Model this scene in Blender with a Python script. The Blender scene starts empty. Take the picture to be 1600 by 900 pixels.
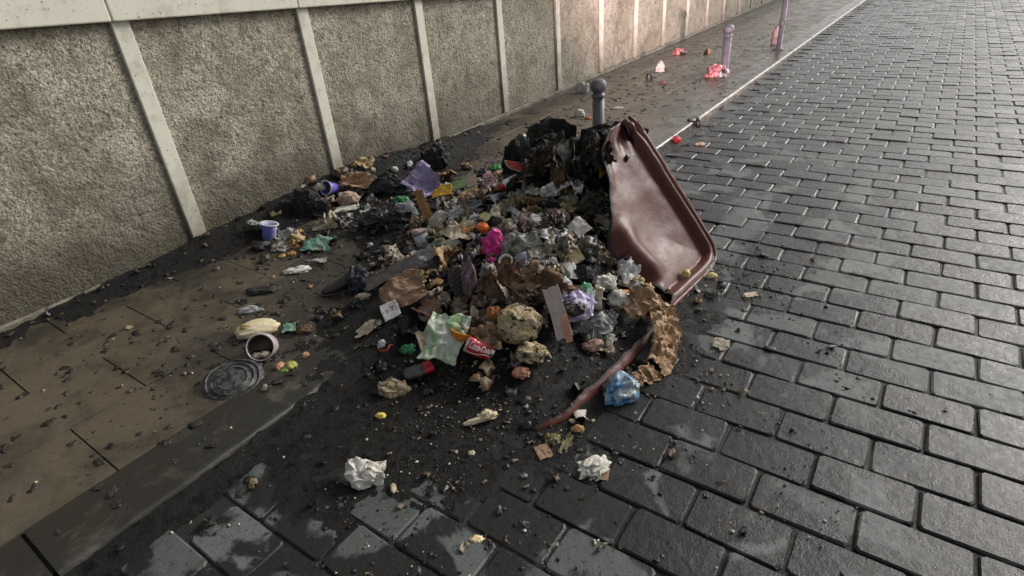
import bpy, bmesh, math, random
import numpy as np
from mathutils import Matrix, Vector

# ------------------------------------------------------------------ camera, light, exposure
sc = bpy.context.scene
R = np.array([[0.5644, -0.4464, 0.6944], [-0.8223, -0.2295, 0.5208], [-0.0731, -0.8649, -0.4966]])   # camera axes (right, down, forward) in the street's axes
u_, s_, v_ = np.linalg.svd(R); R = u_ @ v_
FPX, CX, CY, H = 890.0, 800.0, 450.0, 1.55
cam_d = bpy.data.cameras.new('camera'); cam = bpy.data.objects.new('camera', cam_d)
sc.collection.objects.link(cam); sc.camera = cam
cam_d.sensor_width = 36; cam_d.lens = FPX / 1600 * 36; cam_d.clip_start = 0.02; cam_d.clip_end = 500
M = Matrix.Identity(4)
for i in range(3):
    M[i][0] = R[i, 0]; M[i][1] = -R[i, 1]; M[i][2] = -R[i, 2]
M[2][3] = H
cam.matrix_world = M

LDIR = Vector((0.78, -0.38, 0.50)).normalized()          # towards the main street lamp light
w = bpy.data.worlds.new('World'); sc.world = w; w.use_nodes = True
nt = w.node_tree; bg = nt.nodes['Background']
sky = nt.nodes.new('ShaderNodeTexSky'); sky.sky_type = 'NISHITA'; sky.sun_disc = False
sky.sun_elevation = math.asin(LDIR.z); sky.sun_rotation = math.atan2(LDIR.x, LDIR.y)
sky.air_density = 1.0; sky.dust_density = 4.0; sky.ozone_density = 1.0
hs = nt.nodes.new('ShaderNodeHueSaturation'); hs.inputs['Saturation'].default_value = 0.26
nt.links.new(sky.outputs[0], hs.inputs['Color']); nt.links.new(hs.outputs[0], bg.inputs['Color'])
bg.inputs['Strength'].default_value = 0.058
sun_d = bpy.data.lights.new('street_light', 'SUN'); sun = bpy.data.objects.new('street_light', sun_d)
sun_d.energy = 1.2; sun_d.angle = math.radians(18); sun_d.color = (1.0, 0.955, 0.90)
sun.rotation_euler = LDIR.to_track_quat('Z', 'Y').to_euler(); sc.collection.objects.link(sun)
# headlight of the vehicle behind the camera that throws the pink pool and the bollard's shadow on the far wall
sp_d = bpy.data.lights.new('headlight', 'SPOT'); sp = bpy.data.objects.new('headlight', sp_d)
sp_d.energy = 19000; sp_d.color = (1.0, 0.70, 0.72); sp_d.spot_size = math.radians(14); sp_d.spot_blend = 0.7; sp_d.shadow_soft_size = 0.06
sp.location = (-9.0, -7.6, 1.15)
sp.rotation_euler = (Vector((11.0, 4.2, 1.75)) - Vector(sp.location)).to_track_quat('-Z', 'Y').to_euler(); sc.collection.objects.link(sp)
vs = sc.view_settings; vs.view_transform = 'Standard'; vs.look = 'None'; vs.gamma = 1.0; vs.use_curve_mapping = False
vs.exposure = 1.08
sc.cycles.use_denoising = True
sc.cycles.max_bounces = 6

COL = sc.collection
rng = random.Random(7); nr = np.random.default_rng(7)

# ------------------------------------------------------------------ numpy noise
def _h(ix, iy, iz, s):
    h = (ix.astype(np.int64) * 374761393 + iy.astype(np.int64) * 668265263 + iz.astype(np.int64) * 1440662683 + s * 974634777) & 0xffffffff
    h = ((h ^ (h >> 13)) * 1274126177) & 0xffffffff
    h = ((h ^ (h >> 15)) * 2246822519) & 0xffffffff
    return ((h ^ (h >> 16)) & 0xffffff) / 16777215.0
def vn(p, s=0):
    p = np.asarray(p, float); i = np.floor(p).astype(np.int64); f = p - i; f = f * f * f * (f * (f * 6 - 15) + 10)
    x, y, z = i[:, 0], i[:, 1], i[:, 2]; o = 0
    for a in (0, 1):
        for b in (0, 1):
            for c in (0, 1):
                o = o + _h(x + a, y + b, z + c, s) * (f[:, 0] if a else 1 - f[:, 0]) * (f[:, 1] if b else 1 - f[:, 1]) * (f[:, 2] if c else 1 - f[:, 2])
    return o
def fbm(p, s=0, o=4):
    t = 0; a = .5
    for k in range(o): t = t + a * vn(p * 2 ** k, s + k * 17); a *= .5
    return t / (1 - .5 ** o)
def ridged(p, s=0, o=3):
    t = 0; a = .5
    for k in range(o): t = t + a * (1 - np.abs(2 * vn(p * 2 ** k, s + k * 13) - 1)); a *= .5
    return t / (1 - .5 ** o)
def vnl(p, s=0):
    p = np.asarray(p, float); i = np.floor(p).astype(np.int64); f = p - i
    x, y, z = i[:, 0], i[:, 1], i[:, 2]; o = 0
    for a in (0, 1):
        for b in (0, 1):
            for c in (0, 1):
                o = o + _h(x + a, y + b, z + c, s) * (f[:, 0] if a else 1 - f[:, 0]) * (f[:, 1] if b else 1 - f[:, 1]) * (f[:, 2] if c else 1 - f[:, 2])
    return o
def crn(p, s=0, o=3):
    # creased noise: flat facets that meet in sharp folds, as in crumpled paper
    r = np.random.default_rng(s); t = 0; a = .5; p = np.asarray(p, float); w_ = np.stack([vn(p * .8 + k * 9, s + 70 + k) for k in range(3)], 1) - .5; p = p + .7 * w_
    for k in range(o):
        Q, _ = np.linalg.qr(r.normal(size=(3, 3))); t = t + a * np.abs(2 * vnl(p @ Q * 1.9 ** k + k * 5.3, s + k * 13) - 1); a *= .52
    return 1 - t / .93
def P3(x, y, z=0.0):
    x = np.atleast_1d(np.asarray(x, float)); y = np.atleast_1d(np.asarray(y, float)); return np.stack([x, y, np.zeros_like(x) + z], 1)
def ss(a, b, x):
    t = np.clip((x - a) / (b - a), 0, 1); return t * t * (3 - 2 * t)

# ------------------------------------------------------------------ the lie of the place: X along the street, Y towards the wall, Z up
KERB, SW = 1.80, 0.07
def wall_y(x): return 3.765 + 0.024 * (x - 2.77)
GA = [  # heaps: cx, cy, sx, sy, height
    (2.95, 1.66, .26, .30, .40), (2.55, 1.45, .38, .36, .20), (2.10, 1.35, .34, .34, .16), (1.75, 1.30, .28, .30, .10),
    (2.25, 1.95, .40, .26, .10), (2.95, 2.45, .45, .30, .085), (2.45, 2.75, .25, .25, .05), (1.55, 1.85, .18, .18, .05),
    (2.45, 3.62, .45, .16, .13), (3.05, 3.50, .25, .18, .12), (3.65, 3.55, .35, .18, .12), (1.75, 3.65, .35, .13, .06), (4.4, 3.65, .35, .1, .06), (1.0, 3.65, .5, .1, .04)]
AG = [  # ash layer: cx, cy, sx, sy, weight
    (1.30, 1.38, .34, .30, 1.5), (0.85, 1.55, .18, .18, .9), (1.75, 1.10, .32, .22, 1.2), (2.3, 1.4, .5, .4, 1.5), (2.30, .66, .22, .10, .9),
    (2.6, 2.4, .8, .5, .8), (2.6, 3.6, 1.3, .15, 1.2), (1.2, 3.62, .8, .12, .9), (4.5, 3.6, 1.0, .10, .8), (1.45, 2.0, .35, .25, .7), (3.2, 1.9, .5, .5, .7), (-.2, 3.62, .8, .12, .6), (3.6, 3.1, .6, .3, .45), (2.1, 3.05, .5, .12, .45)]
def base(y): return np.where(y > KERB, SW, 0.0)
def sbase(y): return SW * ss(KERB - .10, KERB + .02, y)
def thick(x, y):
    x = np.asarray(x, float); y = np.asarray(y, float); sh = x.shape; xf, yf = x.ravel(), y.ravel()
    q = P3(xf, yf)
    g = sum(a * np.exp(-((xf - cx) / sx) ** 2 * .5 - ((yf - cy) / sy) ** 2 * .5) for cx, cy, sx, sy, a in GA)
    m = sum(a * np.exp(-((xf - cx) / sx) ** 2 * .5 - ((yf - cy) / sy) ** 2 * .5) for cx, cy, sx, sy, a in AG)
    g = np.maximum(g - .018, 0) * ss(.80, 1.22, yf + .10 * (xf < 1.9))
    n = fbm(q * 5, 3, 4) - .5; r = ridged(q * 9, 5, 3) - .6; nf = fbm(q * 32, 9, 3) - .5
    t = g * (1 + .35 * n + .25 * r) + .016 * (np.minimum(m, 1.3) - .80) + .040 * n * np.minimum(1, .25 + m) + .010 * r * np.minimum(m, 1) + .010 * nf
    return t.reshape(sh)
def surf(x, y):
    y = np.asarray(y, float); return np.maximum(base(y), sbase(y) + thick(x, y))
EYE = np.array([0, 0, H])
def proj(p):
    c = R.T @ (np.asarray(p, float) - EYE); return CX + FPX * c[0] / c[2], CY + FPX * c[1] / c[2], c[2]
def at(px, py):
    d = R @ np.array([px - CX, py - CY, FPX]); d /= np.linalg.norm(d)
    ts = np.linspace(.8, 14, 2600); p = EYE + ts[:, None] * d
    k = np.argmax(p[:, 2] < surf(p[:, 0], p[:, 1])); return Vector(p[k])
def gz(px, py, z):
    d = R @ np.array([px - CX, py - CY, FPX]); t = (z - H) / d[2]; return Vector(EYE + t * d)
RIGHT = math.atan2(R[1, 0], R[0, 0])      # yaw that turns local X to the picture's right

# ------------------------------------------------------------------ mesh helpers
def mesh(name, V, F, mats=(), smooth=True, mi=None):
    me = bpy.data.meshes.new(name)
    V = np.asarray(V, np.float32)
    if isinstance(F, np.ndarray):
        n, k = F.shape
        me.vertices.add(len(V)); me.vertices.foreach_set('co', V.ravel())
        me.loops.add(n * k); me.loops.foreach_set('vertex_index', F.ravel().astype(np.int32))
        me.polygons.add(n); me.polygons.foreach_set('loop_start', np.arange(0, n * k, k, dtype=np.int32))
        me.update(calc_edges=True); me.validate()
    else:
        me.from_pydata(V.tolist(), [], F)
    for m in (mats if isinstance(mats, (list, tuple)) else [mats]): me.materials.append(m)
    if smooth: me.polygons.foreach_set('use_smooth', np.ones(len(me.polygons), bool))
    if mi is not None: me.polygons.foreach_set('material_index', np.asarray(mi, np.int32))
    me.update(); return me
def link(name, me, parent=None, loc=None, rot=None):
    o = bpy.data.objects.new(name, me); COL.objects.link(o)
    if parent is not None: o.parent = parent
    if loc is not None: o.location = loc
    if rot is not None: o.rotation_euler = rot
    return o
def tag(o, label, cat, group=None):
    o['label'] = label; o['category'] = cat
    if group: o['group'] = group
    return o
def kind(o, k): o['kind'] = k; return o
def empty(name, loc=(0, 0, 0), rot=(0, 0, 0)):
    return link(name, None, None, loc, rot)
def grid(nu, nv):
    i = np.arange(nu * nv).reshape(nv, nu)
    return np.stack([i[:-1, :-1].ravel(), i[:-1, 1:].ravel(), i[1:, 1:].ravel(), i[1:, :-1].ravel()], 1)
def solid(o, t, off=-1):
    m = o.modifiers.new('thickness', 'SOLIDIFY'); m.thickness = t; m.offset = off; return o
_ico = {}
def ico(n):
    if n not in _ico:
        bm = bmesh.new(); bmesh.ops.create_icosphere(bm, subdivisions=n, radius=1)
        _ico[n] = (np.array([v.co[:] for v in bm.verts]), np.array([[v.index for v in f.verts] for f in bm.faces])); bm.free()
    return _ico[n]
def lathe(prof, seg=28, cap=True):
    prof = np.array(prof, float); n = len(prof); a = np.linspace(0, 2 * np.pi, seg, endpoint=False)
    V = np.stack([np.outer(prof[:, 0], np.cos(a)), np.outer(prof[:, 0], np.sin(a)), np.repeat(prof[:, 1][:, None], seg, 1)], 2).reshape(-1, 3)
    F = [[k * seg + j, k * seg + (j + 1) % seg, (k + 1) * seg + (j + 1) % seg, (k + 1) * seg + j] for k in range(n - 1) for j in range(seg)]
    if cap:
        F.append(list(range(seg))[::-1]); F.append([(n - 1) * seg + j for j in range(seg)])
    return V, F
def box(x0, x1, y0, y1, z0, z1, b=0.0):
    # box with chamfered top edges
    if b:
        V = [(x0, y0, z0), (x1, y0, z0), (x1, y1, z0), (x0, y1, z0), (x0, y0, z1 - b), (x1, y0, z1 - b), (x1, y1, z1 - b), (x0, y1, z1 - b),
             (x0 + b, y0 + b, z1), (x1 - b, y0 + b, z1), (x1 - b, y1 - b, z1), (x0 + b, y1 - b, z1)]
        F = [[3, 2, 1, 0], [8, 9, 10, 11]]
        for k in range(4):
            j = (k + 1) % 4; F += [[k, j, 4 + j, 4 + k], [4 + k, 4 + j, 8 + j, 8 + k]]
    else:
        V = [(x0, y0, z0), (x1, y0, z0), (x1, y1, z0), (x0, y1, z0), (x0, y0, z1), (x1, y0, z1), (x1, y1, z1), (x0, y1, z1)]
        F = [[3, 2, 1, 0], [4, 5, 6, 7]] + [[k, (k + 1) % 4, 4 + (k + 1) % 4, 4 + k] for k in range(4)]
    return V, F
def crumple(dim, seed, amp=.38, fr=2.2, warp=.22, sub=4, flat=.55):
    d, F = ico(sub); q = d * fr + seed * 3.7
    r = 1 + amp * (crn(q * .8, seed, 4) - .55) * 2.2 + .15 * (vn(q * .6, seed + 5) - .5)
    r = r + .22 * amp * (crn(q * 2.7, seed + 90, 2) - .5)
    V = d * r[:, None]
    for k in range(3): V[:, k] += warp * (vn(d * 2.9 + seed * 1.3 + k * 11, seed + 40 + k) - .5) * 2 + warp * .4 * (vn(d * 6.5 + k * 7, seed + 60 + k) - .5)
    V[:, 2] = np.where(V[:, 2] < -flat, -flat + (V[:, 2] + flat) * .12, V[:, 2]); 
    V -= np.array([(V[:, 0].max() + V[:, 0].min()) / 2, (V[:, 1].max() + V[:, 1].min()) / 2, V[:, 2].min()])
    V *= np.array(dim) / (V.max(0) - V.min(0)); return V, F
def sheetV(wd, dp, hh, seed, fr=3.0, n=34, torn=.16, curl=0.0, crease=.6):
    u = np.linspace(-1, 1, n); U, W = np.meshgrid(u, u); U, W = U.ravel(), W.ravel()
    a = np.arctan2(W, U); e = 1 - torn + torn * (fbm(P3(np.cos(a) * 2.2 + seed, np.sin(a) * 2.2, seed), seed, 3) - .5) * 2.4
    b_ = min(1, max(0, (torn - .14) / .12)); Ud, Wd = U * np.sqrt(1 - W ** 2 / 2), W * np.sqrt(1 - U ** 2 / 2)
    e = e + torn * .22 * (vn(P3(np.cos(a) * 7 + seed, np.sin(a) * 7, seed), seed + 21) - .5) * (U ** 2 + W ** 2)
    U2, W2 = (U * (1 - b_) + Ud * b_) * e, (W * (1 - b_) + Wd * b_) * e
    q = P3(U2 * fr * .5 + seed * 2.1, W2 * fr * .5, seed * .7)
    z = (crn(q * 1.2, seed, 3) - .5) * crease * 1.5 + (vn(q * .7, seed + 3) - .5) * (1.5 - crease) + curl * (U2 ** 2)
    X = U2 + .18 * (vn(q * 1.3, seed + 8) - .5); Y = W2 + .18 * (vn(q * 1.3, seed + 9) - .5)
    z = z - z.min(); z = z / max(z.max(), 1e-6)
    return np.stack([X * wd / 2, Y * dp / 2, z * hh], 1), grid(n, n)
def ctube(path, rad, seed, amp=.35, fr=22, seg=20, sub=10):
    path = np.array(path, float); n = len(path); t = np.linspace(0, n - 1, (n - 1) * sub + 1)
    def interp(A):
        A = np.asarray(A, float); i = np.clip(np.floor(t).astype(int), 0, n - 2); f = t - i
        p0 = A[np.clip(i - 1, 0, n - 1)]; p1 = A[i]; p2 = A[i + 1]; p3 = A[np.clip(i + 2, 0, n - 1)]
        f = f[:, None] if A.ndim > 1 else f
        return .5 * (2 * p1 + (p2 - p0) * f + (2 * p0 - 5 * p1 + 4 * p2 - p3) * f ** 2 + (3 * p1 - p0 - 3 * p2 + p3) * f ** 3)
    C = interp(path); r = np.maximum(interp(rad), .001) if np.ndim(rad) == 1 else None
    if r is None: rr = np.maximum(interp(rad), .0008)
    else: rr = np.stack([r, r], 1)
    T = np.gradient(C, axis=0); T /= np.linalg.norm(T, axis=1)[:, None]
    S = np.cross(T, [0, 0, 1.0]); S /= np.linalg.norm(S, axis=1)[:, None] + 1e-9; Up = np.cross(S, T)
    a = np.linspace(0, 2 * np.pi, seg, endpoint=False)
    V = C[:, None, :] + rr[:, 0][:, None, None] * np.cos(a)[None, :, None] * S[:, None, :] + rr[:, 1][:, None, None] * np.sin(a)[None, :, None] * Up[:, None, :]
    N = V - C[:, None, :]; V = V.reshape(-1, 3); N = N.reshape(-1, 3)
    k = amp * (crn(V * fr * .8 + seed, seed, 3) - .55) * 2
    V = V + N * k[:, None]
    m = len(C); F = [[i * seg + j, i * seg + (j + 1) % seg, (i + 1) * seg + (j + 1) % seg, (i + 1) * seg + j] for i in range(m - 1) for j in range(seg)]
    F.append(list(range(seg))[::-1]); F.append([(m - 1) * seg + j for j in range(seg)])
    return V, F

# ------------------------------------------------------------------ materials
class N:
    def __init__(s, name):
        s.m = bpy.data.materials.new(name); s.m.use_nodes = True; s.t = s.m.node_tree; s.b = s.t.nodes['Principled BSDF']
    def n(s, typ, **kw):
        nd = s.t.nodes.new('ShaderNode' + typ)
        for k, v in kw.items():
            if k in nd.inputs.keys(): s.set(nd, k, v)
            else: setattr(nd, k, v)
        return nd
    def set(s, nd, k, v):
        if hasattr(v, 'is_output'): s.t.links.new(v, nd.inputs[k])
        else: nd.inputs[k].default_value = v
    def noise(s, vec, scale, detail=4, rough=.55, dist=0.0):
        return s.n('TexNoise', Vector=vec, Scale=scale, Detail=detail, Roughness=rough, Distortion=dist).outputs['Fac']
    def ramp(s, fac, a, b, lo=0.0, hi=1.0):
        r = s.n('MapRange', Value=fac); r.inputs[1].default_value = a; r.inputs[2].default_value = b; r.inputs[3].default_value = lo; r.inputs[4].default_value = hi
        r.interpolation_type = 'SMOOTHSTEP'; return r.outputs[0]
    def mix(s, fac, a, b):
        m = s.n('Mix', data_type='RGBA'); s.set(m, 'Factor', fac)
        for k, v in ((6, a), (7, b)):
            if hasattr(v, 'is_output'): s.t.links.new(v, m.inputs[k])
            else: m.inputs[k].default_value = (*v, 1) if len(v) == 3 else v
        return m.outputs[2]
    def math(s, op, a, b=0.0):
        m = s.n('Math', operation=op)
        for k, v in ((0, a), (1, b)):
            if hasattr(v, 'is_output'): s.t.links.new(v, m.inputs[k])
            else: m.inputs[k].default_value = v
        return m.outputs[0]
    def bump(s, h, strength, dist=.01):
        b = s.n('Bump', Height=h, Strength=strength, Distance=dist); s.t.links.new(b.outputs[0], s.b.inputs['Normal'])
    def bs(s, **kw):
        for k, v in kw.items():
            k = k.replace('_', ' ')
            if isinstance(v, tuple) and len(v) == 3: v = (*v, 1)
            s.set(s.b, k, v)
    def ovec(s):
        tc = s.n('TexCoord').outputs['Object']; oi = s.n('ObjectInfo').outputs['Location']
        sc_ = s.n('VectorMath', operation='SCALE'); s.t.links.new(oi, sc_.inputs[0]); sc_.inputs['Scale'].default_value = 7.3
        a = s.n('VectorMath', operation='ADD'); s.t.links.new(tc, a.inputs[0]); s.t.links.new(sc_.outputs[0], a.inputs[1]); return a.outputs[0]
    def world(s): return s.n('NewGeometry').outputs['Position']
SOOT = (.012, .011, .010)
_mc = {}
def mat(name, c1, c2=None, rough=.55, soot=.12, scale=18, bump=.35, metal=0.0, coat=0.0, alpha=None, trans=0.0):
    key = (name, c1, c2, rough, soot, scale, coat, trans)
    if key in _mc: return _mc[key]
    s = N(name); v = s.ovec()
    c2 = c2 or tuple(x * .72 for x in c1)
    col = s.mix(s.ramp(s.noise(v, scale, 5, .6, .6), .38, .64), c1, c2)
    if soot:
        k = s.ramp(s.noise(v, scale * 1.7, 8, .68, .4), .66 - soot * .40, .71 - soot * .36)
        sp_ = s.ramp(s.noise(v, scale * 9, 3, .6), .68 - soot * .25, .73 - soot * .25)
        col = s.mix(s.math('MAXIMUM', k, sp_), col, SOOT)
    s.bs(Base_Color=col, Roughness=s.ramp(s.noise(v, scale * .8, 3), .3, .7, max(.04, rough - .12), min(1, rough + .12)), Metallic=metal)
    if coat: s.bs(Coat_Weight=coat, Coat_Roughness=.12)
    if alpha: s.bs(Alpha=s.ramp(s.noise(v, scale * .7, 4, .6), .35, .65, alpha, min(1, alpha + .35)))
    if trans: s.bs(Transmission_Weight=trans, IOR=1.2)
    if bump: s.bump(s.noise(v, scale * 5, 5, .65, 1.2), bump, .006)
    _mc[key] = s.m; return s.m

def m_paver():
    s = N('wet_paver'); v = s.world()
    rnd = s.math('FRACT', s.math('ADD', s.n('ObjectInfo').outputs['Random'], s.n('Attribute', attribute_name='tone').outputs['Fac']))
    xyz = s.n('SeparateXYZ', Vector=v); dx = s.math('SUBTRACT', xyz.outputs['X'], 1.7); dy = s.math('SUBTRACT', xyz.outputs['Y'], 1.1)
    run = s.ramp(s.math('SQRT', s.math('ADD', s.math('MULTIPLY', dx, dx), s.math('MULTIPLY', dy, dy))), .35, 1.15, .13, 0.0)   # black water that ran off the fire
    wet = s.ramp(s.math('ADD', s.noise(v, 3.1, 6, .55, .5), s.math('ADD', s.math('MULTIPLY', s.noise(v, 14, 4, .6), .16), run)), .522, .582)
    dry0 = s.mix(s.noise(v, 9, 5, .6), (.082, .092, .085), (.118, .130, .121))
    dry = s.mix(s.ramp(s.noise(v, 240, 3, .7), .45, .75), dry0, (.052, .056, .054))
    dry = s.mix(s.ramp(s.noise(v, 330, 2, .5), .68, .74), dry, (.26, .26, .25))
    vr = s.n('MapRange', Value=rnd); vr.inputs[3].default_value = .72; vr.inputs[4].default_value = 1.22
    hsv = s.n('HueSaturation', Color=dry, Value=vr.outputs[0]); dry = hsv.outputs[0]
    col = s.mix(wet, dry, (.016, .016, .015))
    dirt = s.ramp(s.noise(v, 38, 7, .72), .56, .68)
    col = s.mix(dirt, col, (.012, .012, .011))
    ro = s.math('ADD', s.math('MULTIPLY', wet, -.22), s.ramp(s.noise(v, 30, 4), .3, .7, .42, .62))
    s.bs(Base_Color=col, Roughness=ro, Specular_IOR_Level=.36)
    h = s.math('ADD', s.math('MULTIPLY', s.noise(v, 160, 6, .7), .5), s.math('MULTIPLY', s.noise(v, 22, 4, .6), .8))
    s.bump(h, .55, .008); return s.m
def m_joint():
    s = N('joint_grit'); v = s.world()
    col = s.mix(s.ramp(s.noise(v, 160, 3, .6), .52, .74), (.010, .010, .009), (.075, .072, .065))
    s.bs(Base_Color=col, Roughness=.45); s.bump(s.noise(v, 190, 5, .7), .9, .012); return s.m
def m_slab():
    s = N('sidewalk_slab'); v = s.world()
    a = s.mix(s.noise(v, 2.2, 5, .6, .4), (.080, .063, .039), (.122, .100, .068))
    a = s.mix(s.ramp(s.noise(v, 90, 4, .7), .5, .75), a, (.048, .038, .026))
    xyz = s.n('SeparateXYZ', Vector=v); X_, Y_ = xyz.outputs['X'], xyz.outputs['Y']
    foot = s.ramp(Y_, 3.0, 3.7, 0.0, .20)
    dx = s.math('SUBTRACT', X_, 2.4); dy = s.math('SUBTRACT', Y_, 2.0); dist = s.math('SQRT', s.math('ADD', s.math('MULTIPLY', dx, dx), s.math('MULTIPLY', s.math('MULTIPLY', dy, dy), 1.6)))
    splash = s.ramp(dist, .5, 3.0, .34, .06)            # soot water that ran off the fire
    soot = s.ramp(s.math('ADD', s.math('ADD', s.noise(v, 3.2, 9, .68, .6), s.math('MULTIPLY', s.noise(v, 26, 6, .72), .25)), s.math('ADD', foot, splash)), .66, .98)
    a = s.mix(s.math('MULTIPLY', soot, .92), a, (.024, .021, .016))
    fl = s.ramp(s.noise(v, 60, 4, .65, .5), .655, .69); a = s.mix(fl, a, (.018, .016, .013))
    s.bs(Base_Color=a, Roughness=s.ramp(s.noise(v, 4, 5, .6), .35, .65, .26, .58))
    s.bump(s.noise(v, 170, 5, .7), .35, .006); return s.m
def m_kerb():
    s = N('kerb_concrete'); v = s.world()
    a = s.mix(s.noise(v, 5, 5, .6), (.085, .078, .060), (.15, .138, .112)); a = s.mix(s.ramp(s.noise(v, 6, 7, .65), .48, .62), a, (.035, .031, .024)); a = s.mix(s.ramp(s.noise(v, 120, 3, .7), .55, .75), a, (.03, .028, .022))
    kx = s.n('SeparateXYZ', Vector=v).outputs['X']; a = s.mix(s.ramp(s.math('ADD', s.ramp(kx, 1.2, 3.4, .22, 0.0), s.noise(v, 5, 8, .7, .5)), .46, .72), a, (.020, .018, .014))
    s.bs(Base_Color=a, Roughness=s.ramp(s.noise(v, 9, 4), .35, .7, .16, .45)); s.bump(s.noise(v, 220, 5, .7), .3, .005); return s.m
def m_render():
    s = N('rough_render'); v = s.world()
    a = s.mix(s.ramp(s.noise(v, 1.6, 5, .6, .3), .35, .65), (.39, .355, .27), (.54, .50, .405))
    a = s.mix(s.ramp(s.noise(v, 85, 4, .75), .38, .56), (.19, .165, .12), a)
    vo = s.n('TexVoronoi', Vector=v, Scale=75.0).outputs['Distance']
    a = s.mix(s.ramp(s.noise(v, 52, 6, .75, .6), .56, .63), a, (.050, .042, .030))
    a = s.mix(s.math('MULTIPLY', s.ramp(s.noise(v, 4.5, 9, .72, .7), .44, .66), .75), a, (.15, .13, .092)); a = s.mix(s.math('MULTIPLY', s.ramp(s.noise(v, 13, 7, .7, .5), .50, .64), .6), a, (.12, .10, .07)); a = s.mix(s.ramp(s.noise(v, 150, 2, .5), .70, .76), a, (.62, .59, .53))
    z = s.n('SeparateXYZ', Vector=v).outputs['Z']
    x = s.n('SeparateXYZ', Vector=v).outputs['X']
    grime = s.ramp(s.math('ADD', z, s.math('MULTIPLY', s.noise(v, 4.5, 6, .65), -.75)), -.30, .48, .88, 0.0)   # splashed mud and smoke stain along the foot
    near = s.ramp(x, 3.2, 6.5, 1.0, .30)
    a = s.mix(s.math('MULTIPLY', grime, near), a, (.055, .045, .030))
    s.bs(Base_Color=a, Roughness=.85)
    s.bump(s.math('ADD', s.noise(v, 90, 6, .75), s.math('MULTIPLY', vo, .7)), .65, .012); return s.m
def m_cream():
    s = N('cream_paint'); v = s.world()
    a = s.mix(s.noise(v, 5, 5, .6), (.60, .58, .47), (.70, .68, .58)); a = s.mix(s.ramp(s.noise(v, 40, 5, .7), .62, .68), a, (.14, .125, .10)); a = s.mix(s.math('MULTIPLY', s.ramp(s.noise(v, 7, 6, .7), .48, .66), .5), a, (.34, .31, .24))
    z = s.n('SeparateXYZ', Vector=v).outputs['Z']
    g = s.ramp(s.math('ADD', z, s.math('MULTIPLY', s.noise(v, 9, 6, .7), -.7)), -.25, .35, .75, 0.0)
    a = s.mix(g, a, (.16, .14, .10))
    s.bs(Base_Color=a, Roughness=.7); s.bump(s.noise(v, 120, 4, .6), .25, .005); return s.m
def m_char():
    s = N('wet_char'); v = s.world()
    a = s.mix(s.ramp(s.noise(v, 7, 6, .65), .4, .7), (.0060, .0059, .0056), (.014, .0125, .010))
    a = s.mix(s.ramp(s.noise(v, 130, 3, .7), .60, .72), a, (.030, .029, .027))
    cr = s.n('TexVoronoi', Vector=v, Scale=95.0); cr2 = s.ramp(s.noise(v, 6, 4, .7), .52, .66)
    a = s.mix(s.math('MULTIPLY', s.ramp(cr.outputs['Distance'], .10, .16, 1.0, 0.0), cr2), a, (.42, .38, .27))
    s.bs(Base_Color=a, Roughness=s.ramp(s.noise(v, 24, 5, .65), .35, .65, .26, .8), Specular_IOR_Level=.32)
    s.bump(s.math('ADD', s.noise(v, 45, 8, .78), s.math('MULTIPLY', s.noise(v, 260, 3, .6), .4)), 1.0, .035); return s.m
def m_burnt():
    s = N('burnt_plastic'); v = s.world()
    a = s.mix(s.ramp(s.noise(v, 9, 6, .65, 1.0), .50, .66), (.0085, .0088, .0085), (.050, .038, .022))
    a = s.mix(s.ramp(s.noise(v, 15, 5, .7, 1.5), .64, .71), a, (.17, .11, .055))
    a = s.mix(s.ramp(s.noise(v, 60, 4, .7), .62, .72), a, (.008, .008, .008))
    s.bs(Base_Color=a, Roughness=s.ramp(s.noise(v, 20, 5), .35, .65, .38, .8), Specular_IOR_Level=.3); s.bump(s.noise(v, 55, 8, .75, .8), 1.0, .02); return s.m
def m_brownbin():
    s = N('brown_plastic'); v = s.world()
    a = s.mix(s.noise(v, 5, 4, .6, .4), (.082, .024, .017), (.100, .032, .024))
    a = s.mix(s.math('MULTIPLY', s.ramp(s.noise(v, 16, 7, .7, .5), .56, .74), .55), a, (.055, .017, .013))
    a = s.mix(s.ramp(s.noise(v, 70, 4, .6), .68, .72), a, (.012, .010, .009))
    sv = s.n('VectorMath', operation='MULTIPLY'); s.t.links.new(v, sv.inputs[0]); sv.inputs[1].default_value = (6, 60, 14)
    scr = s.ramp(s.noise(sv.outputs[0], 5, 4, .7), .64, .70); a = s.mix(s.math('MULTIPLY', scr, .35), a, (.16, .075, .062))
    bn = s.n('Attribute', attribute_name='burn').outputs['Fac']
    burn = s.ramp(s.math('ADD', bn, s.math('MULTIPLY', s.math('SUBTRACT', s.noise(v, 22, 7, .7), .5), .6)), .36, .56)
    a = s.mix(burn, a, (.014, .012, .010))
    s.bs(Base_Color=a, Roughness=s.math('ADD', s.ramp(s.noise(v, 14, 6, .65), .3, .7, .32, .45), s.math('MULTIPLY', burn, .2)), Specular_IOR_Level=.29)
    s.bump(s.math('ADD', s.noise(v, 60, 6, .7), s.math('MULTIPLY', s.noise(v, 18, 6, .7), s.math('ADD', s.math('MULTIPLY', burn, 2.5), .3))), .28, .006); return s.m
def burnattr(o, val):
    at_ = o.data.color_attributes.new('burn', 'FLOAT_COLOR', 'POINT'); val = np.clip(np.asarray(val, np.float32).ravel(), 0, 1)
    at_.data.foreach_set('color', np.repeat(val[:, None], 4, 1).ravel())
PAVER, JOINT, SLAB, KERBM, RENDER, CREAM, CHAR, BURNT, BROWN = m_paver(), m_joint(), m_slab(), m_kerb(), m_render(), m_cream(), m_char(), m_burnt(), m_brownbin()
IRON = mat('painted_iron', (.125, .125, .138), (.095, .095, .105), .58, .10, 14, .15)
BLACKP = mat('black_plastic', (.010, .010, .011), (.018, .018, .020), .22, 0, 20, .5)

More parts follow.
